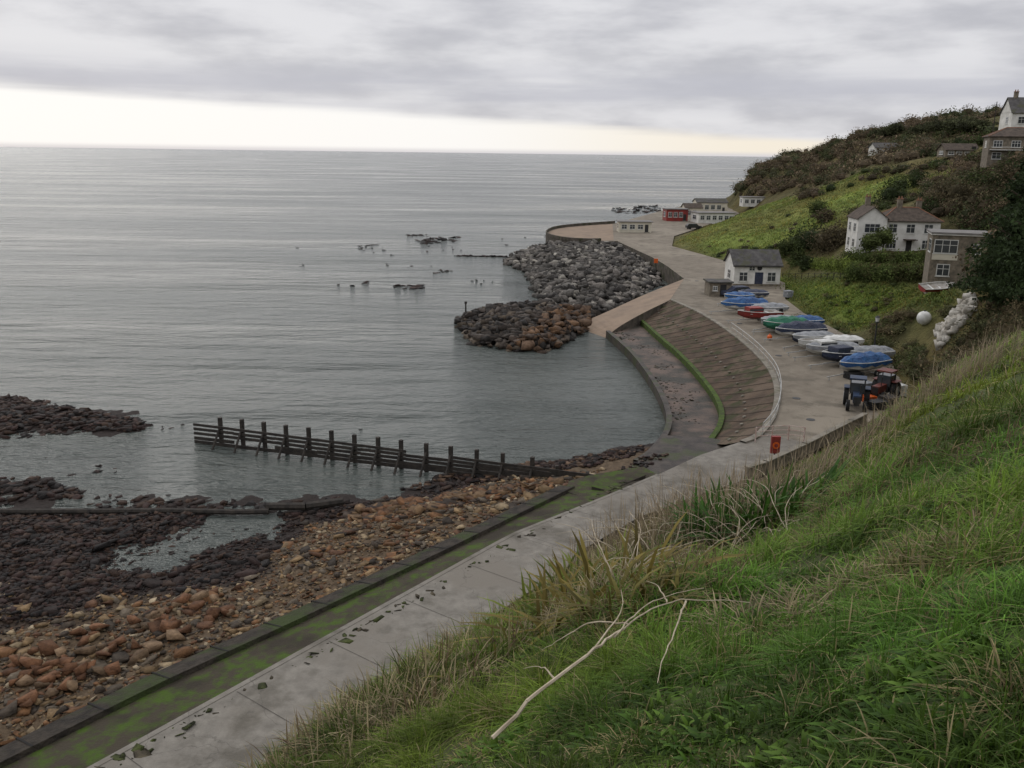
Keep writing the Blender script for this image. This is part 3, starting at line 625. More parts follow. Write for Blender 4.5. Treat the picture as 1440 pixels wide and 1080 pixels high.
q=np.array([S(u,360+(u-640)*.02,.0) for u in np.linspace(640,712,70)]); rocks('rock_ledge',q+rng.normal(0,.25,q.shape)*[1,1,.3],rng.uniform(.6,1.4,70),pal(70,DK[:3],[1,1,1]),flat=.4)
b=MB(); p=S(655,450,0.); b.cyl(p,p+[0,0,2.4],.12,.1,0,8); b.box(p[0],p[1],2.5,.35,.35,.3,0); b.obj('marker_post',M['wood'])
# ------------------------------------------------------------------ boats
def boat(name,loc,rz,L_=5.5,W_=2.,H=.95,hull='gwhite',cover=None,ridge=.5,cabin=False,trail=True,z0=.45,mast=False):
    b=MB(); ns=13; rows=[]
    for i in range(ns):
        t=i/(ns-1); hw=W_/2*((.86+.28*t) if t<.5 else max(0.02,1-((t-.5)/.5)**2.3)); x=(t-.5)*L_; sheer=H+.3*t**2; kz=0 if t<.6 else (t-.6)**2/.16*.75*H
        zt=ridge*(math.sin(math.pi*min(1,.12+t*.88))**.7+.14*math.sin(i*2.1)) if ridge>0 else ridge*(1 if .05<t<.8 else .15)
        rows.append([(x,-hw,sheer),(x,-hw*.86,kz+(sheer-kz)*.35),(x,0,kz),(x,hw*.86,kz+(sheer-kz)*.35),(x,hw,sheer),(x,hw*(.55 if ridge>0 else .8),sheer+zt*.75),(x,0,sheer+zt),(x,-hw*(.55 if ridge>0 else .8),sheer+zt*.75)])
    V=[(x,y,z+z0) for r in rows for x,y,z in r]; 
    for i in range(ns-1):
        for k in range(8):
            b.add([V[i*8+k],V[i*8+(k+1)%8],V[(i+1)*8+(k+1)%8],V[(i+1)*8+k]],[(0,1,2,3)],0 if k<4 else 1)
    b.add([V[k] for k in range(8)],[tuple(range(8))],0)
    if ridge>0 and cover:
        for s in (0,4):
            for i in range(ns-1):
                p=Vector(V[i*8+s]); q=Vector(V[(i+1)*8+s]); o=Vector((0,(.03 if s else -.03),0)); dz=Vector((0,0,-.25-.2*((i*7)%3)/2)); dz2=Vector((0,0,-.25-.2*(((i+1)*7)%3)/2))
                b.add([p+o,q+o,q+o*1.3+dz2,p+o*1.3+dz],[(0,1,2,3)],1)
    for s in (-1,1): b.tube([Vector(V[i*8+(0 if s<0 else 4)]) for i in range(ns)],.045,4,5)
    if ridge<0:
        for x in (-.22,.05,.25): b.box(x*L_,0,z0+H-.12,.25,W_*.82,.05,4)
    if cabin:
        b.box(.12*L_,0,z0+H+.28,L_*.32,W_*.62,.6,0); b.box(.12*L_-.02,0,z0+H+.36,L_*.325,W_*.64,.22,5); b.box(.12*L_,0,z0+H+.61,L_*.3,W_*.6,.05,0)
    if (ridge<0 or cabin) and trail: b.box(-L_/2-.15,0,z0+H+.05,.35,.3,.5,3); b.box(-L_/2-.15,0,z0+H-.45,.15,.12,.7,3)
    if trail:
        b.box(0,0,z0-.05,L_*.9,.1,.1,2); b.box(L_*.6,0,z0-.1,L_*.3,.08,.08,2); b.box(-L_*.12,0,.3,.1,W_*.95,.1,2)
        for s in (-1,1): b.cyl((-L_*.12,s*W_*.5,.3),(-L_*.12,s*W_*.5+.16*s,.3),.3,.3,3,14); b.cyl((-L_*.12,s*(W_*.5+.16),.3),(-L_*.12,s*(W_*.5+.17),.3),.14,.14,2,8)
        b.cyl((L_*.7,0,0),(L_*.7,0,.4),.05,.05,2)
    if mast: b.cyl((.1*L_,0,z0+H),(.1*L_,0,z0+H+5.),.04,.03,2)
    return b.obj(name,[M[hull],M[cover] if cover else M['wint'],M['galv'],M['tyre'],M['gwhite'],M['glass']],loc=loc,rz=rz)
bl=[(1044,440,'blue',.8,'gwhite',6.3,0),(1036,428,'blue',.4,'gwhite',5.,0),(1066,453,None,-.3,'redp',6.2,1),(1078,446,'greyc',.5,'gwhite',5.4,0),(1090,464,'greyc',.4,'gwhite',5.2,0),(1102,469,'green',.7,'green',5.8,0),(1122,478,'navy',.8,'gwhite',6.3,0),(1138,488,'greyc',.35,'navy',5.6,0),(1150,496,None,-.3,'gwhite',6,0),(1166,504,'greyc',.4,'gwhite',6.2,1),(1188,513,None,-.3,'navy',6.5,1),(1210,527,'blue',.8,'gwhite',6.2,0),(1056,424,'navy',.4,'gwhite',4.8,0),(1180,494,'gwhite',.4,'gwhite',5.,0),(1220,512,'greyc',.5,'gwhite',5.,0),(1130,465,'blue',.5,'gwhite',4.6,0)]
for u,v,cv,rg,hl,L_,cb in bl:
    boat('boat',S(u,v,3.02),rad(203)+random.uniform(-.16,.16),L_*random.uniform(.93,1.05),2.2,.85,hl,cv,rg,bool(cb))
pb_=Tt(1316,414); o=boat('rowing_boat',pb_+[0,0,.35],rad(15),4.0,1.5,.55,'redp',None,-.2,False,False,0.05); o.rotation_euler[0]=.35
pm_=Tt(1298,458); p=pm_; b=MB(); b.sphere((p[0],p[1],p[2]+.75),.72,0,20); b.cyl((p[0],p[1],p[2]+1.4),(p[0],p[1],p[2]+1.55),.12,.1,1); b.obj('mooring_buoy',[M['gwhite'],M['rustm']],smooth=True)
p=S(1082,478,3.); b=MB(); b.sphere((p[0],p[1],3.32),.3,0,12); b.cyl((p[0],p[1],3.58),(p[0],p[1],3.72),.06,.05,0); b.obj('marker_buoy',M['orange'],smooth=True)
def tractor(loc,rz,paint,s=1.):
    b=MB(); b.box(.9,0,1.05,1.7,.62,.6,0); b.box(.9,0,.7,1.7,.45,.35,1); b.box(1.77,0,1.0,.06,.55,.5,1); b.box(-.35,0,.85,1.1,.9,.5,1)
    for x in (-.85,.15):
        for y in (-.55,.55): b.box(x,y,1.7,.07,.07,1.3,1)
    b.box(-.35,0,2.4,1.25,1.3,.12,0); b.box(-.35,0,1.6,1.,1.06,.9,3); b.box(-.5,0,1.25,.5,.5,.15,1); b.cyl((1.1,.2,1.3),(1.1,.2,2.1),.04,.04,1)
    for y in (-1,1):
        b.cyl((-.5,y*.62,.75),(-.5,y*1.0,.75),.75,.75,2,20); b.cyl((-.5,y*1.0,.75),(-.5,y*1.02,.75),.4,.36,4,14); b.box(-.5,y*.8,1.56,1.1,.46,.06,0)
        b.cyl((1.4,y*.5,.45),(1.4,y*.78,.45),.45,.45,2,16); b.cyl((1.4,y*.78,.45),(1.4,y*.8,.45),.22,.2,4,12)
    o=b.obj('tractor',[M[paint],M['rustm'],M['tyre'],M['glass'],M['greyc']],loc=loc,rz=rz); o.scale=(s,s,s)
tractor(S(1203,572,3.02),rad(250),'tblue'); tractor(S(1241,560,3.02),rad(225),'tred')
def van(loc,rz,mat):
    b=MB(); pr=[(-2.1,.35),(2.1,.35),(2.1,.85),(1.2,1.0),(.6,1.5),(-1.6,1.5),(-2.1,1.0)]
    V=[(x,-.85,z) for x,z in pr]+[(x,.85,z) for x,z in pr]; n=len(pr); b.add(V,[tuple(range(n-1,-1,-1)),tuple(range(n,2*n))]+[(i,(i+1)%n,n+(i+1)%n,n+i) for i in range(n)],0)
    b.box(-.45,0,1.22,1.9,1.73,.36,1)
    for x in (-1.3,1.3):
        for y in (-1,1): b.cyl((x,y*.7,.33),(x,y*.9,.33),.33,.33,2,14)
    b.obj('parked_car',[mat,M['glass'],M['tyre']],loc=loc,rz=rz)
van(S(1034,417,3.02),rad(200),M['navy']); van(S(975,322,3.02),rad(10),M['rustm'])
def crate(name,u,v,sx,sy,sz,mat):
    p=S(u,v,3.); b=MB(); 
    for k in range(4): b.box(p[0],p[1],3.02+sz*(k+.5)/4,sx,sy,sz/4-.04,0,rz=.4)
    for x in (-1,1): b.box(p[0]+x*sx*.35,p[1],3.02+sz/2,.06,sy+.1,sz,0,rz=.4)
    b.obj(name,M[mat])
for a in [('fish_crate',1222,566,.8,.8,.6,'orange'),('lobster_pots',1232,575,1.6,1.,.7,'rustm'),('lobster_pots',1250,572,1.4,1.1,.9,'wood'),('fish_crate',1216,548,1.2,.9,.7,'greyc'),('lobster_pots',1200,532,1.6,1.,.6,'rustm'),('fish_crate',1262,556,1,1,1.,'gwhite'),('fish_crate',1108,418,1.,1,1.,'greyc')]: crate(*a)
# ------------------------------------------------------------------ buildings
class Bld:
    def __init__(s,name,loc,rz,sc=1.): s.e=empty(name,loc,rz); s.e.scale=(sc,sc,sc); s.p={}
    def g(s,n,mats):
        if n not in s.p: s.p[n]=(MB(),mats)
        return s.p[n][0]
    def win(s,x,y,z,w,h,side='f',nm=1,frame='gwhite'):
        f=s.g('window_frames',M[frame]); g=s.g('window_glass',M['glass'])
        def bx(mb,dx,dz,w_,h_,th):
            if side=='f': mb.box(x+dx,y,z+dz,w_,th,h_)
            else: mb.box(x,y+dx,z+dz,th,w_,h_)
        bx(f,0,0,w+.2,h+.2,.10); bx(g,0,0,w,h,.14)
        for k in range(1,nm+1): bx(f,-w/2+w*k/(nm+1),0,.07,h,.18)
        bx(f,0,h*.12,w,.06,.17); bx(f,0,-h/2-.14,w+.4,.08,.24)
    def door(s,x,y,z,w,h,mat='rustm',side='f'):
        d=s.g('door',M[mat]); (d.box(x,y,z+h/2,w,.12,h) if side=='f' else d.box(x,y,z+h/2,.12,w,h))
    def gable(s,x0,x1,y0,y1,z,h,roof,wall,ridge='x',ov=.3,th=.14):
        r=s.g('roof',M[roof]); w=s.g('walls',M[wall])
        def tr(a,b_,c): return (a,b_,c) if ridge=='x' else (b_,a,c)
        A0,A1,B0,B1=(x0,x1,y0,y1) if ridge=='x' else (y0,y1,x0,x1); mid_=(B0+B1)/2; sl_=h/((B1-B0)/2)
        for sg,Be in ((-1,B0),(1,B1)):
            e=Be+sg*ov; ze=z-ov*sl_
            V=[tr(A0-ov,e,ze),tr(A1+ov,e,ze),tr(A1+ov,mid_,z+h),tr(A0-ov,mid_,z+h)]; V+=[(a,b_,c+th) for a,b_,c in V]
            r.add(V,[(0,1,2,3),(4,5,6,7),(0,1,5,4),(1,2,6,5),(2,3,7,6),(3,0,4,7)])
        for A in (A0,A1): w.add([tr(A,B0,z-.01),tr(A,B1,z-.01),tr(A,mid_,z+h-.02)],[(0,1,2)])
    def hip(s,x0,x1,y0,y1,z,h,roof,ov=.4):
        r=s.g('roof',M[roof]); x0-=ov;x1+=ov;y0-=ov;y1+=ov; k=min(x1-x0,y1-y0)/2*.95; ym=(y0+y1)/2; xm=(x0+x1)/2
        if x1-x0>=y1-y0: R=[(x0+k,ym,z+h),(x1-k,ym,z+h)]
        else: R=[(xm,y0+k,z+h),(xm,y1-k,z+h)]
        V=[(x0,y0,z),(x1,y0,z),(x1,y1,z),(x0,y1,z)]+R
        F=[(0,1,5,4),(1,2,5),(2,3,4,5),(3,0,4)] if x1-x0>=y1-y0 else [(0,1,4),(1,2,5,4),(2,3,5),(3,0,4,5)]
        r.add(V,F+[(0,3,2,1)]); r.box((x0+x1)/2,(y0+y1)/2,z-.08,x1-x0,y1-y0,.14)
        rg=s.g('ridge_tiles',M['roofo'])
        rg.cyl(V[4],V[5],.13,.13,0,6)
        for i,j in ((0,4),(1,5 if x1-x0>=y1-y0 else 4),(2,5),(3,4 if x1-x0>=y1-y0 else 5)): rg.cyl(V[i],V[j],.1,.1,0,6)
    def chim(s,x,y,z,h=1.8,w=.9):
        c=s.g('chimney',M['stone']); c.box(x,y,z,w,.6,h); c=s.g('chimney_pots',M['roofo']); c.box(x,y,z+h/2+.06,w+.15,.75,.12)
        for k in (-.25,.25): c.cyl((x+k,y,z+h/2+.1),(x+k,y,z+h/2+.55),.13,.1,0,8)
    def fin(s):
        for n,(mb,mats) in s.p.items(): mb.obj(n,mats,parent=s.e)
p=S(1062,402,3.); B=Bld('boathouse',(p[0],p[1]+2.5,3.0),rad(2)); w=B.g('walls',M['white']); w.box(0,0,1.7,7.4,5.6,3.5); B.gable(-3.7,3.7,-2.8,2.8,3.4,2.0,'roofg','white','x')
B.door(.3,-2.8,.1,1.3,2.1,'navy'); B.win(-2.2,-2.8,1.5,1.2,1.3); B.win(2.3,-2.8,1.5,1.2,1.3); B.win(-.9,-2.8,2.8,.8,.6); B.win(-3.7,0,1.6,1.4,1.2,'s'); B.g('sign',M['rustm']).cyl((.3,-2.82,2.9),(.3,-2.9,2.9),.4,.4,0,14)
B.g('plinth',M['stone']).box(0,0,.1,7.6,5.8,.5); B.g('gutter',M['rustm']).box(0,-3.12,3.12,8,.12,.1); B.fin()
p=S(1012,417,3.); B=Bld('stone_shed',(p[0],p[1]+1.5,3.0),rad(2)); B.g('walls',M['stone']).box(0,0,1.,3.2,3.,2.); B.g('roof',M['roofg']).box(0,0,2.1,3.7,3.5,.2); B.door(.4,-1.5,.05,.9,1.7); B.win(-.8,-1.5,1.2,.5,.5); B.fin()
p=Tt(1268,354); B=Bld('white_villa',(p[0],p[1]+3.,p[2]-.5),rad(-6),.78); w=B.g('walls',M['white'])
w.box(1.6,0,3.1,10.6,7.,6.4); w.box(-5.6,-.8,3.3,5.2,7.4,6.8); w.box(7.2,1,1.8,2.5,5,3.8)
B.hip(-3.7,6.9,-3.5,3.5,6.3,2.3,'roofb'); B.gable(-8.2,-3.0,-4.5,2.9,6.7,2.0,'roofb','white','y'); B.hip(5.95,8.45,-1.5,3.5,3.7,1.1,'roofb',.2)
for z in (2.,4.9):
    B.win(-5.6,-4.5,z,2.6,1.5,'f',2); B.win(-8.2,-2.5,z,1.4,1.4,'s',1); B.win(-8.2,1,z,1.2,1.4,'s',1)
for x in (-1.6,1.6,4.8): B.win(x,-3.5,4.9,1.4,1.5)
for x in (-1.6,4.8): B.win(x,-3.5,2.,1.6,1.5,'f',2)
B.door(1.6,-3.5,.6,1.,2.1); B.g('porch',M['roofb']).box(1.6,-4.2,2.9,2.2,1.5,.15); B.win(7.2,-1.5,2.2,1.,1.1)
B.chim(-5.4,1,9.1,2.6); B.chim(.2,0,8.8,2.6); B.chim(3.9,.6,8.6,2.6); B.g('drainpipe',M['rustm']).box(-2.9,-3.6,3.2,.1,.1,6); B.fin()
p=Tt(1357,400); B=Bld('flat_roofed_stone_house',(p[0],p[1]+3.,p[2]-.6),rad(-18),.92); w=B.g('walls',M['stone']); w.box(0,0,2.8,6.4,5.,7.6); B.g('roof',M['flat']).box(0,0,6.72,6.9,5.5,.22); B.g('fascia',M['white']).box(0,0,6.55,6.8,5.4,.14)
B.win(-1.6,-2.5,5.1,2.5,1.5,'f',2); B.win(-1.6,-2.5,2.2,1.3,1.3,'f',1); B.g('cladding',M['cream']).box(-1.6,-2.53,3.85,2.9,.1,.8); B.win(-3.2,-1,5.1,1.8,1.4,'s',1); B.win(1.8,-2.5,4.9,.9,1.,'f',0); B.door(1.8,-2.5,.8,.9,2.); B.fin()
def hut(name,u,v,wd,dp,h,wall,z=3.,rz=0.,roof='flat',nwin=3,gab=False,dist=None):
    p=S(u,v,z) if dist is None else D(u,v,dist); B=Bld(name,(p[0],p[1]+dp/2,p[2]-.2),rz); B.g('walls',M[wall]).box(0,0,h/2,wd,dp,h)
    if gab: B.gable(-wd/2,wd/2,-dp/2,dp/2,h,1.2,roof,wall,'x',.3)
    else: B.g('roof',M[roof]).box(0,0,h+.1,wd+.7,dp+.7,.2)
    for k in range(nwin): B.win(-wd/2+wd*(k+.5)/(nwin+1)+.3,-dp/2,h*.58,wd/(nwin+1)*.6,h*.36,'f',1)
    B.door(wd/2-wd/(nwin+1)*.6,-dp/2,.2,.9,2.1); B.win(-wd/2,0,h*.58,dp*.4,h*.35,'s',1)
    B.g('steps',M['revtop']).box(wd/2-wd/(nwin+1)*.6,-dp/2-.4,.2,1.4,.7,.3); B.fin()
hut('beach_chalet',893,327,8.6,5,2.9,'cream')
hut('beach_chalet',951,311,6.8,5,3.8,'redp',rz=rad(5),nwin=3)
hut('beach_chalet',974,308,5.5,5,3.8,'cream',rz=rad(5),nwin=2,gab=True,roof='roofb')
hut('beach_cafe',1005,314,11.5,7,3.2,'white',rz=rad(8),nwin=5)
hut('beach_cafe',1000,300,11,6,4.,'cream',rz=rad(4),nwin=4,roof='roofg',gab=True)
p=Tt(1061,291); 
hut('hillside_chalet',1061,290,8.5,5,3.3,'white',dist=float(np.hypot(p[0],p[1])))
hut('hillside_chalet',1248,218,7,5,2.2,'white',dist=float(np.hypot(*Tt(1250,219)[:2])),gab=True,roof='roofg')
hut('hillside_chalet',1352,220,7,4,1.6,'stone',dist=float(np.hypot(*Tt(1352,221)[:2])),gab=True,roof='roofb')
p=Tt(1432,222) ; B=Bld('hilltop_stone_house',(p[0]+1,p[1]+4,p[2]-.8),rad(-18),.66); B.g('walls',M['stone']).box(0,0,2.4,11,8,7.); B.hip(-5.5,5.5,-4,4,5.9,2.,'roofb')
for x in (-3.7,0,3.7):
    B.win(x,-4,4.2,1.7,1.3,'f',2)
B.win(-3.7,-4,1.6,1.7,1.3); B.g('balcony',M['white']).box(-.5,-4.7,2.9,9.5,1.3,.15); B.g('rail',M['white']).box(-.5,-5.3,3.5,9.5,.06,.1); B.win(3,-4,1.6,1.7,1.3); B.win(-5.5,0,4.2,1.7,1.3,'s'); B.fin()
p=Tt(1446,188) 
if p is None: p=D(1446,188,250)
B=Bld('hilltop_white_house',(p[0]+2,p[1]+5,p[2]-1.6),rad(-10),.82); B.g('walls',M['white']).box(0,0,3.,9,8,7.6); B.gable(-4.5,4.5,-4,4,6.7,3.4,'roofg','white','x',.3); B.win(-2.4,-4,5,1.3,1.4); B.win(1.2,-4,5,1.3,1.4); B.win(-2.4,-4,2,1.3,1.4); B.win(-4.5,-1,5,1.3,1.4,'s'); B.chim(-3,0,10.4,2.0); B.fin()
# ------------------------------------------------------------------ foliage
cp=[]
for k in range(190):
    u=random.uniform(1318,1368); v=474-(u-1325)*1.0+random.uniform(-14,14); p=Tt(u,v); 
    if p is not None: cp.append(p)
cp=np.array(cp); cpr=cp+np.array([0,0,.35]); rocks('chalk_outcrop',cpr,rng.uniform(.35,1.2,len(cp)),rng.uniform(.6,1,(len(cp),1))*np.ones((1,3)),flat=.9,mat=M['chalk'])
def view_dist(p,c):
    a=np.array([p[0],p[1],p[2]-EYE]); c=np.array([c[0],c[1],c[2]-EYE]); return np.linalg.norm(np.cross(a,c))/np.linalg.norm(a)
excl=[(pb_,2.6),(pm_,1.6)]+[(c,1.3) for c in cp[::4]]
class Fol:
    def __init__(s): s.v=[];s.c=[]
    def bush(s,c,rx,ry,rz,n,leaf,col,core=True,cone=False):
        d=rng.normal(size=(n,3)); d/=np.linalg.norm(d,axis=1,keepdims=True); sd=rng.uniform(0,50)
        th=np.arctan2(d[:,1],d[:,0]); lump=1+.30*np.sin(th*3+sd)*np.cos(d[:,2]*4+sd)+.18*np.sin(th*7+2*sd+d[:,2]*6)
        r=(.5+.6*rng.random(n)**.5)*lump; P=d*r[:,None]*np.array([rx,ry,rz])
        if cone:
            h=rng.random(n)**1.3; w=(1-h)**.8*(.55+.5*np.abs(np.sin(h*17+sd)))*(.4+.7*rng.random(n)**.5)*(1+.25*np.sin(th*5+h*9)); P=np.stack([np.cos(th)*w*rx,np.sin(th)*w*ry,(h*2-1)*rz],1)
        P=P+c; 
        a=rng.normal(size=(n,3)); a/=np.linalg.norm(a,axis=1,keepdims=True); b_=np.cross(a,rng.normal(size=(n,3))); b_/=np.linalg.norm(b_,axis=1,keepdims=True)
        l=leaf*rng.uniform(.4,1.3,(n,1)); Q=np.stack([P-a*l,P-b_*l*.5,P+a*l,P+b_*l*.5],1)
        cc=np.array(col)*rng.uniform(.6,1.5,(n,1))*(1+.35*np.sin(P[:,0:1]*1.3+P[:,2:3]*1.7+sd))
        s.v.append(Q.reshape(-1,3)); s.c.append(np.repeat(cc,4,0))
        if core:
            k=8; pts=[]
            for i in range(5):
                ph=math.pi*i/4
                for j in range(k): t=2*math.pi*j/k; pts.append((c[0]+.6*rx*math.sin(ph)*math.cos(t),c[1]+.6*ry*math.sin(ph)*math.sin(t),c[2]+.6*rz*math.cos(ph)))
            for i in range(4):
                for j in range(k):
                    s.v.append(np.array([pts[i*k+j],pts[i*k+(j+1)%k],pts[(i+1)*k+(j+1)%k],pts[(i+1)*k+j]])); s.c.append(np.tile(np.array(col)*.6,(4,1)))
    def fin(s,name):
        V=np.vstack(s.v); n=len(V)//4; return np_mesh(name,V,[np.arange(n*4).reshape(n,4)],M['leaf'],cols=np.vstack(s.c))
GB=[(.14,.105,.068),(.115,.09,.055),(.07,.082,.036),(.18,.14,.09),(.09,.09,.045)]; DG=[(.042,.058,.022),(.06,.078,.026),(.095,.08,.045),(.08,.065,.04)]
def scatter_bush(F_,px,n,r0,r1,cols,leafk=.16,nl=220,hk=.8):
    P=np.array(px,float); lo=P.min(0);hi=P.max(0); k=0;tries=0
    while k<n and tries<n*8:
        tries+=1; u=random.uniform(lo[0],hi[0]); v=random.uniform(lo[1],hi[1])
        if not inpoly(np.array([u]),np.array([v]),P)[0]: continue
        p=Tt(u,v,n=260)
        if p is None: continue
        r=random.uniform(r0,r1)
        if any(np.linalg.norm(p-c)<r+e for c,e in excl): continue
        F_.bush(p+[0,0,r*.2],r*random.uniform(.8,1.4),r,r*hk*random.uniform(.7,1.2),nl,r*leafk,random.choice(cols)); k+=1
def skyline(u):
    for v in range(150,300,3):
        p=Tt(u,v,n=300)
        if p is not None: return p,v
    return None,None
f=Fol()
scatter_bush(f,[(1018,284),(1038,250),(1055,240),(1085,228),(1180,207),(1240,198),(1300,196),(1340,218),(1235,232),(1185,250),(1110,270),(1070,275)],250,1.3,3.4,GB,.11,260)
for u in range(1045,1436,7):
    p,v=skyline(u+random.uniform(-3,3))
    if p is None: continue
    r=random.uniform(.8,2.2)*(1.25 if 1280<u<1380 else 1); f.bush(p+[0,0,r*.3],r*1.3,r,r*.9,280,r*.12,random.choice(GB))
    p=Tt(u,v+6)
    if p is not None: r=random.uniform(1.,2.4); f.bush(p+[0,0,r*.3],r*1.3,r,r*.8,280,r*.12,random.choice(GB))
scatter_bush(f,[(1200,182),(1300,168),(1400,172),(1400,205),(1300,205),(1220,200)],70,1.3,2.8,GB+DG[:2],.11,260)
f.fin('brown_scrub')
f=Fol()
scatter_bush(f,[(1290,300),(1345,250),(1385,228),(1440,235),(1440,430),(1392,415),(1388,330),(1335,305)],160,1.0,2.5,DG+GB[:3],.10,400)
scatter_bush(f,[(1345,222),(1385,218),(1440,222),(1440,240),(1345,236)],30,.9,1.8,DG+GB[:2],.12,260)
scatter_bush(f,[(1225,455),(1290,440),(1345,435),(1335,505),(1280,530),(1232,505)],110,.4,1.1,[(.11,.11,.05),(.13,.105,.058),(.075,.095,.033)],.12,260,.6)
scatter_bush(f,[(1300,480),(1350,440),(1440,420),(1440,470),(1330,530),(1280,540)],80,.5,1.4,[(.13,.105,.06),(.09,.095,.045)],.11,280)
scatter_bush(f,[(1110,276),(1190,247),(1230,238),(1345,232),(1345,244),(1230,252),(1130,284)],40,1.0,2.2,GB+DG,.12,220)
scatter_bush(f,[(1000,362),(1020,352),(1110,345),(1105,352),(1020,366)],26,.6,1.2,DG,.12,160)
scatter_bush(f,[(960,352),(1100,356),(1190,330),(1215,300),(1100,300),(1000,330)],14,.4,1.1,DG+GB,.12,170,.6)
scatter_bush(f,[(1110,400),(1190,385),(1300,400),(1230,440),(1190,462),(1130,436)],42,.3,.8,[(.11,.14,.04),(.12,.11,.05),(.07,.09,.03)],.13,130,.6)
scatter_bush(f,[(1095,445),(1130,440),(1215,478),(1240,500),(1225,510),(1150,470)],40,.35,.7,[(.10,.12,.045),(.12,.10,.05),(.07,.09,.03)],.13,150,.6)
scatter_bush(f,[(1190,318),(1200,298),(1300,262),(1340,246),(1345,262),(1260,290)],50,.8,1.8,DG+GB,.12,220)
for u,v,r in [(1120,352,2.4),(1140,350,3.0),(1160,352,2.6),(1105,358,1.6),(1175,348,2.2),(1250,285,2.6),(1265,270,2.2),(1290,262,2.),(1320,290,2.4),(1345,285,2.6),(1150,300,1.8),(1160,312,1.6),(1180,345,2.2),(1120,372,1.5),(1135,378,1.4)]:
    p=Tt(u,v); f.bush(p+[0,0,r*.5],r,r,r,1100,.22,random.choice(DG))
f.fin('dark_scrub')
q=np.vstack([sample(np.array(field),6500),sample(np.array(gard),2200)]); hc=hillcol(q[:,0],q[:,1])
n=len(q); k=7; I=np.repeat(np.arange(n),k); px=q[I]+rng.normal(0,.35,(n*k,2)); sc=rng.uniform(.2,.6,n)
Pz=hill(px[:,0],px[:,1]); col=hc[I]*rng.uniform(.7,1.6,(n*k,1))*np.where(rng.random((n,1))<.25,np.array([[1.5,1.15,1.1]]),np.array([[1,1,1]]))[I]
blades('rough_grass',np.stack([px[:,0],px[:,1],Pz],1),sc[I]*rng.uniform(.5,1.2,n*k),np.full(n*k,.08),rng.uniform(0,6.28,n*k),np.clip(rng.normal(.6,.3,n*k),.1,1.1),col)
f=Fol()
for u in range(1200,1300,8):
    p=Tt(u,392); r=random.uniform(1.1,1.8); f.bush(p+[0,0,r*.5],r,r,r*.9,900,.16,random.choice([(.07,.095,.028),(.085,.11,.033),(.08,.08,.033)]))
for u in range(1192,1310,10):
    p=Tt(u,368); r=random.uniform(.8,1.3); f.bush(p+[0,0,r*.5],r,r,r,420,.16,random.choice([(.09,.12,.033),(.08,.085,.033)]))
f.fin('garden_shrubs')
f=Fol()
for u in range(1148,1200,6):
    p=Tt(u,378+(u-1148)*.08); f.bush(p+[0,0,.7],1.0,1.0,1.1,420,.14,(.14,.18,.04))
f.fin('clipped_hedge')
def tree(name,p,h,rx,n,leaf,col,cone=False):
    e=empty(name,p); b=MB(); b.cyl((0,0,-.5),(.1,.05,h*.45),.035*h,.022*h,0,9); b.cyl((.1,.05,h*.45),(0,0,h*.85),.022*h,.006*h,0,8)
    for k in range(9):
        a=k*2.4; z=h*(.25+.06*k); l=rx*(.9-.06*k); b.cyl((0,0,z),(math.cos(a)*l,math.sin(a)*l,z+h*.1),.01*h,.003*h,0,5)
    b.obj('trunk',M['bark'],parent=e)
    f=Fol()
    if cone: f.bush(np.array([0,0,h*.54]),rx,rx,h*.46,n,leaf,col,core=False,cone=True)
    else:
        for k in range(7):
            a=k*2.4; q=rx*(.5 if k else 0); f.bush(np.array([math.cos(a)*q,math.sin(a)*q,h*(.55+.06*(k%4))]),rx*.62,rx*.62,h*.24,n//7,leaf,np.array(col)*random.uniform(.7,1.3),core=True)
    o=f.fin('crown'); o.parent=e
for u,v,h,r in [(1420,425,12,3.2),(1442,430,15,4.2),(1470,440,16,4.5),(1432,440,10,3.2)]:
    p=Tt(u,v); tree('evergreen_tree',p,h,r,9000,.19,(.03,.045,.018),True)
for u,v,h,r in [(1232,200,4,2.2),(1246,199,4.5,2.2),(1258,196,5,2.4),(1300,194,4,3.5),(1325,192,4.5,4),(1350,190,4.5,4),(1368,192,4,3.2)]:
    p=Tt(u,v); 
    if p is not None: tree('broadleaf_tree',p,h,r,3200,.3,(.055,.06,.03))
for u,v,h,r in [(1240,352,3.2,1.4),(1222,356,2.8,1.2)]:
    p=Tt(u,v+8); tree('garden_tree',p,h+1,r,1800,.18,(.08,.10,.033))
b=MB(); last=None
for u in range(1100,1200,9):
    p=Tt(u,392+(u-1100)*.02); b.cyl(p-[0,0,.2],p+[0,0,1.0],.05,.05,0,5)
    if last is not None:
        for h in (.45,.9): b.cyl(last+[0,0,h],p+[0,0,h],.025,.025,0,4)
    last=p
b.obj('garden_fence',M['wood'])
p=Tt(1394,200); 
if p is not None: b=MB(); b.cyl(p,p+[0,0,8.5],.12,.08,0,6); b.box(p[0],p[1],p[2]+7.8,1.4,.1,.1,0); b.obj('telegraph_pole',M['wood'])
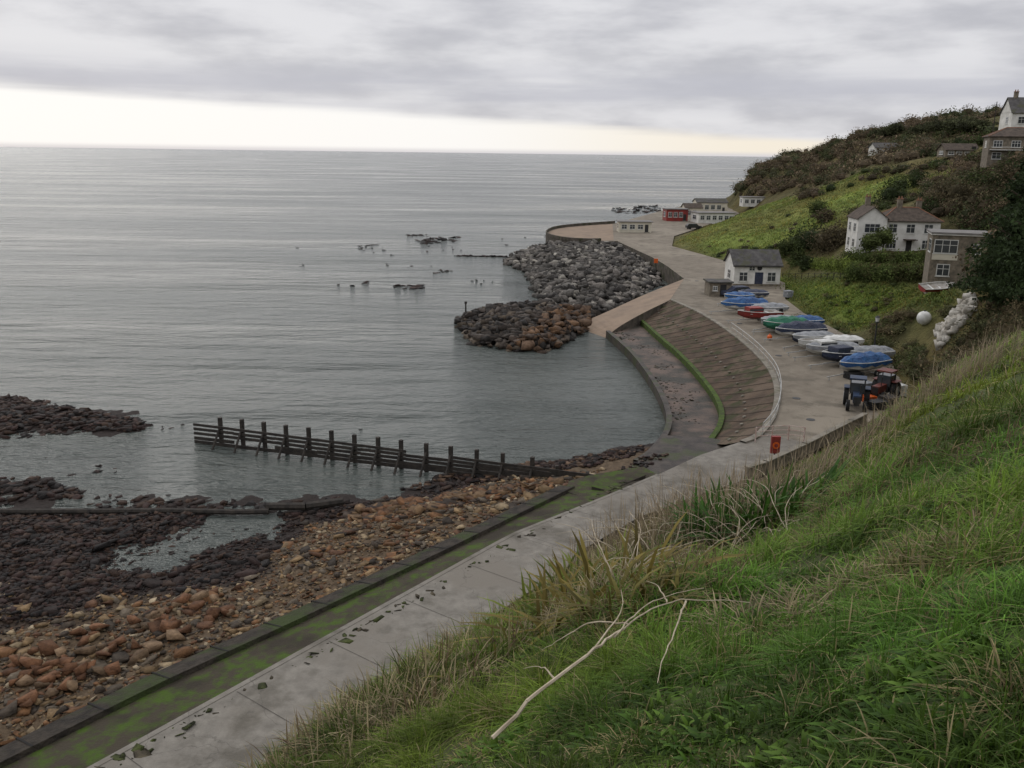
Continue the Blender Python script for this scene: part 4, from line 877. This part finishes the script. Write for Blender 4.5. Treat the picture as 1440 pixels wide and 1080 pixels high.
# ------------------------------------------------------------------ sky + sun
w=bpy.data.worlds.new('World'); scene.world=w; w.use_nodes=True; nt=w.node_tree; N=nt.nodes; L=nt.links; bg=N['Background']; out=N['World Output']
SE,SA=rad(32),rad(-35)
sky=N.new('ShaderNodeTexSky'); sky.sky_type='NISHITA'; sky.sun_disc=False; sky.sun_elevation=SE; sky.sun_rotation=SA; L.new(sky.outputs[0],bg.inputs[0]); bg.inputs[1].default_value=.07
tc=N.new('ShaderNodeTexCoord'); sx=N.new('ShaderNodeSeparateXYZ'); L.new(tc.outputs['Generated'],sx.inputs[0])
def mth(op,a,b_=None,c=None,clamp=False):
    n=N.new('ShaderNodeMath'); n.operation=op; n.use_clamp=clamp
    for i,k in enumerate((a,b_,c)):
        if k is None: continue
        if isinstance(k,(int,float)): n.inputs[i].default_value=k
        else: L.new(k,n.inputs[i])
    return n.outputs[0]
def mr(o,a,b_,c=0.,d=1.,sm=True):
    n=N.new('ShaderNodeMapRange'); n.interpolation_type='SMOOTHSTEP' if sm else 'LINEAR'; L.new(o,n.inputs[0])
    for i,k in zip((1,2,3,4),(a,b_,c,d)): n.inputs[i].default_value=k
    return n.outputs[0]
def mixc(a,b_,f):
    n=N.new('ShaderNodeMix'); n.data_type='RGBA'; L.new(f,n.inputs[0])
    for k,i in ((a,6),(b_,7)):
        if isinstance(k,tuple): n.inputs[i].default_value=(*k,1)
        else: L.new(k,n.inputs[i])
    return n.outputs[2]
el=sx.outputs[2]; az=mth('ARCTAN2',sx.outputs[0],sx.outputs[1])
def skn(sa,se,scale,det=6,off=0.,rough=.55):
    c=N.new('ShaderNodeCombineXYZ'); L.new(mth('MULTIPLY',az,sa),c.inputs[0]); L.new(mth('MULTIPLY',el,se),c.inputs[1]); c.inputs[2].default_value=off
    n=N.new('ShaderNodeTexNoise'); n.inputs['Scale'].default_value=scale; n.inputs['Detail'].default_value=det; n.inputs['Roughness'].default_value=rough; L.new(c.outputs[0],n.inputs['Vector']); return n.outputs['Fac']
n1=skn(2.8,10,1.9,6,0.,.5); n2=skn(3,50,1.,6,5.); n3=skn(7,30,1.5,5,9.)
f=mth('ADD',mth('MULTIPLY',n1,.75),mth('MULTIPLY',n3,.25))
cl=mixc((.53,.53,.57),(.78,.775,.80),mr(f,.36,.60))
bandn=mth('MULTIPLY',mr(el,.035,.06),mr(el,.10,.065)); cl=mixc(cl,(.52,.525,.59),mth('MULTIPLY',bandn,mr(n2,.3,.6,.2,.75)))
edge=mth('ADD',mth('MINIMUM',mth('MAXIMUM',mth('MULTIPLY_ADD',az,-.052,.030),.010),.06),mth('MULTIPLY',mth('SUBTRACT',n2,.5),.022))
bf=mr(mth('SUBTRACT',edge,el),-.008,.006)
brc=mixc((1.0,.985,.965),(.95,.87,.74),mr(az,-.1,.3))
brc=mixc(brc,(.72,.70,.72),mr(el,.006,-.001))
cl=mixc(cl,brc,bf)
gain=mr(el,.16,.75,1.,1.7)
cl2=N.new('ShaderNodeVectorMath'); cl2.operation='SCALE'; L.new(cl,cl2.inputs[0]); L.new(gain,cl2.inputs['Scale'])
bg2=N.new('ShaderNodeBackground'); L.new(cl2.outputs[0],bg2.inputs[0]); bg2.inputs[1].default_value=1.
ms=N.new('ShaderNodeMixShader'); ms.inputs[0].default_value=.94; L.new(bg.outputs[0],ms.inputs[1]); L.new(bg2.outputs[0],ms.inputs[2]); L.new(ms.outputs[0],out.inputs[0])
sd=bpy.data.lights.new('sun','SUN'); sd.energy=.7; sd.angle=rad(25); sd.color=(1,.95,.88); so=bpy.data.objects.new('sun',sd); scene.collection.objects.link(so)
dv=Vector((math.sin(SA)*math.cos(SE),math.cos(SA)*math.cos(SE),math.sin(SE))); so.rotation_euler=dv.to_track_quat('Z','Y').to_euler()
scene.view_settings.view_transform='Standard'; scene.view_settings.look='None'; scene.view_settings.exposure=0
print('BUILD TIME',time.time()-T0)
